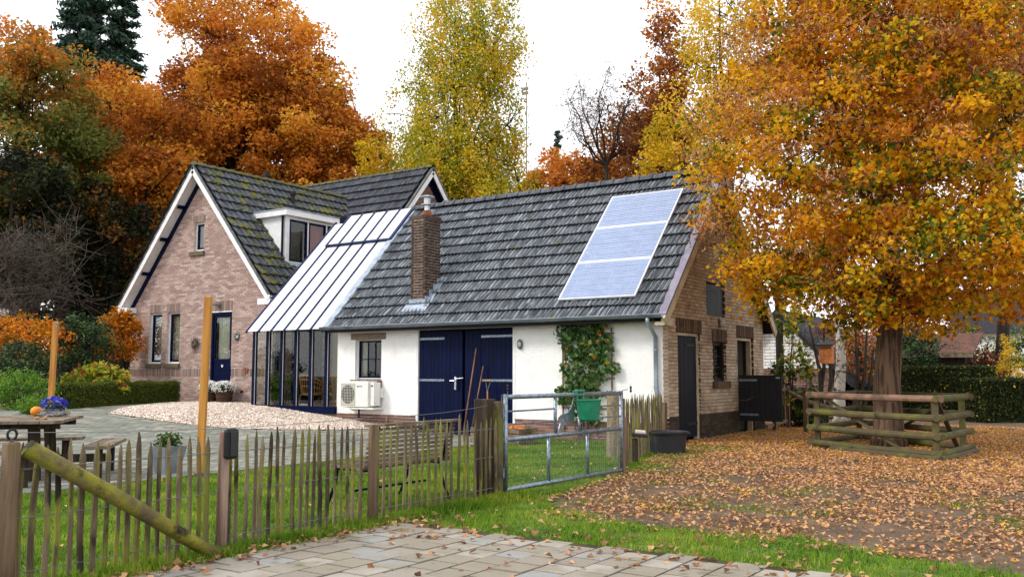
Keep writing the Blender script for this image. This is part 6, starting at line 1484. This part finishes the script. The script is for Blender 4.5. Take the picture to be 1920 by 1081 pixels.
tree('birch_tree', 'yellow-green birch behind the linden at the upper right corner', far(1880, 34), 19, .24, [(0, 0, 14, 3.4, 3, 4.2)], 190, 110, .75, .12, 'birchleaf', 'darkbark', nl=30, rmin=.018, bias=.2, up=.1, droop=.8, flat=1.1, crownz=.45)
p = far(988, 85); ms = thing('antenna_mast', 'thin antenna mast against the sky right of the birch', 'mast', p)
MB().tube([p, p + V(0, 0, zat(165, 85))], .05, 5).build('pole', 'greymetal', ms); mb = MB(); [mb.bar(p + V(-.5, 0, zat(y_, 85)), p + V(.2, 0, zat(y_, 85)),   .08, .3) for y_ in (176, 184)]; mb.build('aerials', 'greymetal', ms)

# ================================================================== garden planting
def hedge(name, label, a, b, w_, h_, z0, lmat, size, dens, group=None, core='hedgecore'):
    a = V(*a); b = V(*b); d = nrm(b - a); e = V(-d[1], d[0], 0); Ln = np.linalg.norm((b - a)[:2]); t = thing(name, label, 'hedge', (a + b) / 2 + V(0, 0, z0), group)
    i_ = .05; MB().prism([a + d * i_ + e * (w_ / 2 - i_) + V(0, 0, z0), b - d * i_ + e * (w_ / 2 - i_) + V(0, 0, z0), b - d * i_ - e * (w_ / 2 - i_) + V(0, 0, z0), a + d * i_ - e * (w_ / 2 - i_) + V(0, 0, z0)], (0, 0, h_ - i_)).build('core', core, t)
    S_ = [(Ln * h_, 0), (Ln * h_, 1), (Ln * w_, 2), (w_ * h_, 3), (w_ * h_, 4)]; P = []
    for ar, k in S_:
        n_ = int(ar * dens); u_, v_ = rng.uniform(0, 1, n_), rng.uniform(0, 1, n_); dp = rng.normal(size=n_) * .022 - .012
        if k < 2: s = 1 if k else -1; x, y, z = u_ * Ln, s * (w_ / 2 + dp), v_ * h_
        elif k == 2: x, y, z = u_ * Ln, (v_ - .5) * w_, h_ + dp
        else: x, y, z = (0 - dp if k == 3 else Ln + dp), (u_ - .5) * w_, v_ * h_
        x = x + 0 * u_; q = a + x[:, None] * d + y[:, None] * e if k != 2 else a + x[:, None] * d + y[:, None] * e
        q[:, 2] = z0 + z + .018 * np.sin(q[:, 0] * 5 + q[:, 1] * 7) * (z > h_ * .8); P.append(q)
    P = np.concatenate(P); link('foliage', leaf_mesh('foliage', P, size, lmat, np.clip(.5 + rng.normal(size=len(P)) * .25, 0, 1), .6, .3), t); return t
hedge('box_hedge', 'low clipped box hedge along the path left of the front door', (-20.0, 11.55, 0), (-22.35, 16.1, 0), .55, .58, .5, 'boxleaf', .036, 3600)
shrub('azalea_bush', 'orange azalea at the left edge under the bare tree', far(45, 25.5), [(0, 0, 1.7, 1.5, 1.2, .75)], 120, 26, .26, .105, 'azalea', up=.6)
shrub('azalea_bush', 'orange azalea pressed against the left corner of the brick house', far(222, 27), [(0, 0, 1.85, .62, .7, .85)], 70, 34, .24, .10, 'azalea', up=.6)
shrub('rhododendron', 'dark green rhododendron between the two orange azaleas', far(160, 26), [(0, 0, 1.5, .95, .9, 1.0)], 110, 30, .25, .13, 'rhodo', aspect=.36, up=.4)
shrub('hydrangea', 'yellow-green hydrangea with faded heads behind the box hedge', far(185, 23.5), [(0, 0, .62, 1.25, .5, .42)], 90, 26, .2, .12, 'hydra', aspect=.8, up=.4)
shrub('rhododendron', 'dark bluish-green shrub left of the yellow timber post', far(35, 22.5), [(0, 0, 1.0, 1.2, .8, .6)], 110, 32, .24, .11, 'rhodo', aspect=.36, up=.4)
shrub('leafy_perennial', 'green feathery plants at the left edge behind the picnic table', far(45, 20), [(0, 0, .4, 1.0, .6, .45)], 90, 40, .2, .09, 'fern', aspect=.25, up=.2, cat='plant')
shrub('leafy_perennial', 'grassy green tuft at the foot of the yellow timber post', far(75, 18.6), [(0, 0, .18, .55, .35, .2)], 40, 40, .15, .10, 'fern', aspect=.16, up=-.1, cat='plant')
fp_ = ony(530, 755, 16.5); shrub('potted_fern', 'bright green fern standing inside the glazed extension', (fp_[0], 16.45, .40), [(0, 0, .55, .34, .3, .42)], 46, 34, .14, .075, 'fern', aspect=.35, up=.2, cat='plant')
# right background: hedges, bushes, saplings
hedge('clipped_hedge', 'dark clipped hedge behind the tree pen, the farther higher one', far(1585, 30, 0), far(1860, 29, 0), .9, 1.52, 0, 'hedgeleaf', .075, 900)
hedge('clipped_hedge', 'dark clipped hedge at the right edge, the nearer lower one', far(1822, 25.2, 0), far(2300, 26.5, 0), .9, 1.16, 0, 'hedgeleaf', .075, 900)
shrub('green_bush', 'broad green bush over the far hedge left of the golden conifer', far(1790, 37, 0), [(0, 0, 1.8, 2.2, 1.2, 1.5)], 130, 48, .4, .12, 'greenbush')
shrub('green_bush', 'light green bush over the hedge at the right edge', far(1960, 38, 0), [(0, 0, 2.0, 2.4, 1.2, 1.5)], 130, 48, .4, .12, 'greenbush')
shrub('green_bush', 'dark green bush just right of the linden trunk', far(1725, 34, 0), [(0, 0, 1.6, 1.3, 1, 1.3)], 90, 44, .35, .11, 'rhodo')
shrub('red_bush', 'small reddish bush behind the far hedge left of the golden conifer', far(1845, 33, 0), [(0, 0, 1.2, .9, .7, .85)], 60, 40, .3, .10, 'redbush')
shrub('golden_conifer', 'slim golden conifer sticking up over the right hedge', far(1893, 31.5, 0), [(0, 0, 1.3, .42, .42, 1.1), (0, 0, 2.2, .22, .22, .85)], 70, 44, .17, .08, 'yellowleaf', aspect=.3, cat='conifer')
b = far(1572, 24.5, 0); bt, _, _ = tree('birch_tree', 'white-barked birch stem left of the linden trunk', b, 7.5, .15, [(0, 0, 6, 1.3, 1.3, 1.3)], 40, 60, .5, .10, 'birchleaf', 'birchbark', nl=12, rmin=.012, crownz=.5)
sp = far(1535, 24, 0); st_ = thing('multi_stem_shrub', 'dark bare many-stemmed shrub beside the white birch stem', 'shrub', sp)
mb = MB()
for (px, ptx, py) in ((1528, 1548, 600), (1540, 1520, 610), (1545, 1556, 640), (1600, 1628, 620), (1608, 1640, 650), (1596, 1606, 615)):
    a_ = far(px, 24.2, 0); e_ = far(ptx, 24.2, zat(py, 24.2)); mb.tube([a_, (a_ + e_) / 2 + V(.1, 0, .1), e_], [.07, .05, .02], 6)
mb.build('stems', 'darkbark', st_)
tw = MB()
for i in range(160):
    a_ = far(rng.uniform(1500, 1640), 24.2 + rng.uniform(-.4, .4), rng.uniform(.8, 2.6)); tw.tube([a_, a_ + rng.normal(size=3) * .22 + V(0, 0, .22)], [.008, .003], 3, cap=False)
tag(tw.build('twigs', 'darkbark', st_), kind='stuff')
bb = far(1551, 23.6, zat(681, 23.6)); bx_ = thing('nest_box', 'brown wooden nest box on the dark stems beside the birch', 'nest box', bb)
MB().box(bb[0] - .16, bb[0] + .16, bb[1] - .12, bb[1] + .12, bb[2], bb[2] + .44).build('box', 'orangewood', bx_); MB().prism([bb + V(-.22, -.2, .45), bb + V(.22, -.2, .45), bb + V(.22, .18, .54), bb + V(-.22, .18, .54)], (0, 0, .03)).build('roof', 'black', bx_)
sg = far(1482, 22.5, 0); shrub('climbing_sapling', 'tall leggy green sapling between the barn and the white gable', sg, [(0, 0, 1.0, .6, .5, .9), (.1, 0, 2.2, .45, .4, .7)], 60, 16, .22, .12, 'greenbush', aspect=.75, up=.2, cat='plant', nst=14)
tree('hawthorn_tree', 'small russet tree filling the gap between the white gable and linden trunk', far(1612, 28, 0), 4.6, .09, [(0, 0, 2.6, 1.0, 1.0, 1.7)], 60, 60, .38, .10, 'brownoak', nl=14, rmin=.012)
shrub('green_bush', 'tall dark bush over the far hedge directly right of the linden trunk', far(1700, 31.6, 0), [(0, 0, 1.7, 1.2, .8, 1.3)], 90, 44, .35, .11, 'rhodo')
shrub('green_bush', 'dark green undergrowth beside the little board gate', far(1500, 22.8, 0), [(0, 0, .5, .7, .5, .6)], 60, 40, .25, .09, 'rhodo')
MB().tube([far(1464, 23.2, 0), far(1463, 23.2, 2.5), far(1462, 23.2, 4.2)], [.11, .10, .08], 8).build('tmpt', 'darkbark', None); o = bpy.data.objects['tmpt']; o.name = 'tree_stump_trunk'; tag(o, 'slim dark trunk standing before the white neighbouring gable', 'tree trunk')

# ================================================================== neighbouring buildings
NY = 28.5; nx = lambda px, py=690: float(ony(px, py, NY)[0]); nz = lambda px, py: float(ony(px, py, NY)[2])
nh = thing('neighbour_house', 'white brick gable house behind the barn with a brown brick base', 'house', (nx(1480), NY + 3, 0))
ax, az = nx(1462), nz(1462, 590); ex_, ez = nx(1575), nz(1575, 700); lx = 2 * ax - ex_; zbr = nz(1500, 690)
def nu(z): h_ = max(.02, min(ex_ - .25 - ax, (az - z) * (ex_ - ax) / (az - ez))); return (ax - h_, ax + h_)
masonry(nh, (0, NY, 0), U, N, zbr, az - .1, nu, [], 'whitebrick', 'gablemortar', L=.30, H=.085, J=.014, name='gable_wall', limit=120, proud=.01)
masonry(nh, (0, NY, 0), U, N, 0, zbr, nu, [], 'plinthbrick', 'plinthmortar', L=.22, H=.06, J=.012, name='brick_base', limit=120)
for s in (-1, 1):
    a = V(ax, NY - .3, az); b = V(ax + s * (ex_ - ax + .4), NY - .3, ez - .4 * (az - ez) / (ex_ - ax)); MB().prism([a, b, b + V(0, 0, .16), a + V(0, 0, .16)], (0, 7, 0)).build('roof_slope', 'roofdark', nh)
MB().box(lx + .1, ex_ - .3, NY + 6, NY + 6.2, 0, 2).build('wall', 'plinthmortar', nh)
gs = far(1665, 34, 0); gz_ = zat(664, 34)
sh = thing('garden_shed', 'low shed with a leaf-strewn brown roof behind the linden trunk', 'shed', gs)
MB().box(gs[0] - 2.2, gs[0] + 2.6, gs[1], gs[1] + 2.5, 0, gz_ - .06).build('wall', 'wood_dark', sh); MB().prism([(gs[0] - 2.5, gs[1] - .3, gz_ - .05), (gs[0] + 2.9, gs[1] - .3, gz_ - .05), (gs[0] + 2.9, gs[1] + 2.7, gz_ + .75), (gs[0] - 2.5, gs[1] + 2.7, gz_ + .75)], (0, 0, .08)).build('roof', 'roofbrown', sh); MB().box(gs[0] - 2.5, gs[0] + 2.9, gs[1] - .33, gs[1] - .30, gz_ - .14, gz_ + .02).build('gutter_board', 'wood_grey', sh)
fh = far(1935, 56, 0); f_ = thing('neighbour_house', 'far house with a dark tiled roof at the right edge', 'house', fh)
zt2 = zat(566, 56); ze2 = zat(622, 56); MB().box(fh[0] - 4, fh[0] + 7, fh[1], fh[1] + 7, 0, ze2 + .1).build('wall', 'white', f_)
MB().prism([(fh[0] - 4.5, fh[1] - .5, ze2), (fh[0] - 4.5, fh[1] + 3.5, zt2 + 1.2), (fh[0] - 4.5, fh[1] + 7.5, ze2)], (12, 0, 0)).build('roof', 'roofdark', f_)
MB().bar((fh[0] - 4.55, fh[1] - .5, ze2), (fh[0] - 4.55, fh[1] + 3.5, zt2 + 1.2), .1, .35, up=(0, -1, 1)).build('barge_board', 'white', f_)
gg = far(-90, 30); g_ = thing('neighbour_garage', 'white fascia corner of a small garage at the left edge', 'garage', gg)
z0_, z1_ = zat(597, 30), zat(578, 30); rr = far(11, 30); rr[2] = 0; l_ = Rv; dv = nrm(V(rr[0], rr[1], 0)) * 3.2 - l_ * .6
MB().prism([rr + V(0, 0, z0_), rr - l_ * 5 + V(0, 0, z0_), rr - l_ * 5 + V(0, 0, z1_), rr + V(0, 0, z1_)], dv).build('fascia', 'white', g_)
MB().prism([rr + l_ * .06 + V(0, 0, z1_ + .003), rr - l_ * 2.5 + V(0, 0, z1_ + 1.5), rr - l_ * 5.1 + V(0, 0, z1_ + .003)], dv * 1.03).build('roof', 'roofdark', g_)
MB().prism([rr - l_ * .3 + dv * .1, rr - l_ * 4.8 + dv * .1, rr - l_ * 4.8 + dv * .1 + V(0, 0, z0_ - .003), rr - l_ * .3 + dv * .1 + V(0, 0, z0_ - .003)], dv * .85).build('wall', 'white', g_)

# ================================================================== grass and fallen leaves
def blades(name, label, x, y, z, h_, w_, mt='grass', bias=None):
    n_ = len(x); h_ = np.asarray(h_) + np.zeros(n_); a = rng.uniform(0, 6.28, n_); ln = rng.uniform(.1, .9, n_) * h_; b = rng.uniform(0, 6.28, n_)
    h_ = np.asarray(h_) + np.zeros(n_); hh = h_ * rng.uniform(.5, 1.2, n_); v = np.empty((n_, 3, 3)); w2 = w_ * rng.uniform(.6, 1.3, n_)
    v[:, 0] = np.stack([x - np.cos(a) * w2, y - np.sin(a) * w2, z], -1); v[:, 1] = np.stack([x + np.cos(a) * w2, y + np.sin(a) * w2, z], -1); v[:, 2] = np.stack([x + np.cos(b) * ln, y + np.sin(b) * ln, z + hh], -1)
    pat_ = .5 + .25 * np.sin(x * 2.7 + np.sin(y * 1.9)) * np.sin(y * 3.1 - x) ; r = np.clip(pat_ + .18 * np.sin(x * 11 + y * 7) * np.sin(y * 13 - x * 5) + rng.normal(size=n_) * .22, 0, 1)
    tag(link(name, mesh_np(name, v.reshape(-1, 3), np.arange(n_ * 3).reshape(n_, 3), mt, np.repeat(r, 3))), label, 'grass', kind='stuff')
n = 150000
x = rng.uniform(LAWN_W - .05, -5.62, n); y = rng.uniform(2.6, 15.8, n); e = LAWN_W + .10 * np.sin(y * 2.3) + .05 * np.sin(y * 7)
k = (x > e + .05 * rng.normal(size=n)) ; x, y = x[k], y[k]
blades('lawn_grass', 'short green mown grass of the lawn behind the picket fence', x, y, np.full(len(x), .002), np.where(y > 0, .045, .05), .0045)
n = 130000
x = rng.uniform(-5.5, 2.5, n); y = rng.uniform(2.6, 10.5, n); k = inpoly(x, y, VERGE)
edge = verge_top(x) - y + .28 * np.sin(x * 6) * np.sin(y * 5) + .12 * rng.normal(size=n); k &= (edge > 0) | (rng.uniform(size=n) < .05)
x, y = x[k], y[k]; blades('verge_grass', 'ragged green grass strip between the driveway and the paddock', x, y, np.full(len(x), .004), .022 + .055 * np.clip(.5 + .5 * np.sin(x * 5.3 + 2 * np.sin(y * 4.1)) * np.sin(y * 6.7 + x), 0, 1), .0045)
n = 26000; x = -5.42 + .11 * np.abs(rng.normal(size=n)) - .12; y = rng.uniform(2.6, 8.4, n); x = np.clip(x, -5.62, -5.22); k = (np.sin(y * 9) + np.sin(y * 23 + 1) + rng.normal(size=n) > -.3)
blades('fence_grass', 'longer wild grass growing along the foot of the picket fence', x[k], y[k], np.full(k.sum(), .003), .085, .005)
n = 9000; cx_ = rng.uniform(-5.5, .5, 60); cy_ = rng.uniform(8, 15, 60); i_ = rng.integers(0, 60, n); x = cx_[i_] + rng.normal(size=n) * .14; y = cy_[i_] + rng.normal(size=n) * .12
blades('paddock_grass', 'sparse grass tufts in the bare paddock soil', x, y, np.full(n, .002), .04, .004)
def litter(name, label, x, y, size, z=.012, rn=None):
    n_ = len(x); C = np.stack([x, y, zg(x) + z + np.abs(rng.normal(size=n_)) * .010], -1)
    tag(link(name, leaf_mesh(name, C, size, 'litter', rng.uniform(0, 1, n_) if rn is None else rn, .72, 1.4, 0, .22)), label, 'fallen leaves', kind='stuff')
n = 420000; x = rng.uniform(-8.0, 4.5, n); y = rng.uniform(7, 25.5, n)
dens = .22 + .78 * sstep(8.5, 15.5, y + .9 * (x + 3) * .55 + .5 * np.sin(x * 2.2)) * (.45 + .55 * sstep(5.5, 1.0, np.hypot(x + 3.4, y - 16) - 2))
dens *= (.55 + .45 * np.sin(x * 3.1 + y * 1.3) * np.sin(y * 2.3 - x * 1.1))
k = (rng.uniform(size=n) < dens * 1.25) & ~((x < -7.2) & (y > 15.8) & (y < 21.6)) & ~((x < -5.75) & (y < 11.2)) & (y > verge_top(x) - .4) & ~((x < -5.62 - (y - 11) * .3) & (y > 11) & (y < 15.7))
x, y = x[k], y[k]; rn = np.clip(rng.uniform(.12, .95, len(x)) ** .9 + .30 * sstep(11, 17, y + x * .3) * rng.uniform(0, 1, len(x)), 0, 1)
litter('fallen_leaves', 'tan and golden fallen leaves carpeting the paddock around the linden', x, y, .046, rn=rn)
n = 520; x = rng.uniform(-5.4, .8, n); y = 6.1 + rng.normal(size=n) * .35; y = np.where(rng.uniform(size=n) < .35, rng.uniform(3, 7.6, n), y); litter('scattered_leaves', 'single brown leaves scattered over the driveway slabs and verge', x, y, .06, .03, rng.uniform(0, .8, n))
n = 260; x = -5.36 + .1 * rng.normal(size=n); y = rng.uniform(3, 6.6, n); litter('scattered_leaves', 'single brown leaves caught along the foot of the picket fence', x, y, .06, .03, rng.uniform(0, .8, n))
n = 160; x = rng.uniform(-9.9, -5.7, n); y = rng.uniform(3.5, 15, n); litter('scattered_leaves', 'single pale leaves lying on the lawn', x, y, .055, .04, rng.uniform(.3, .8, n))
S.render.resolution_x = 1024; S.render.resolution_y = 576
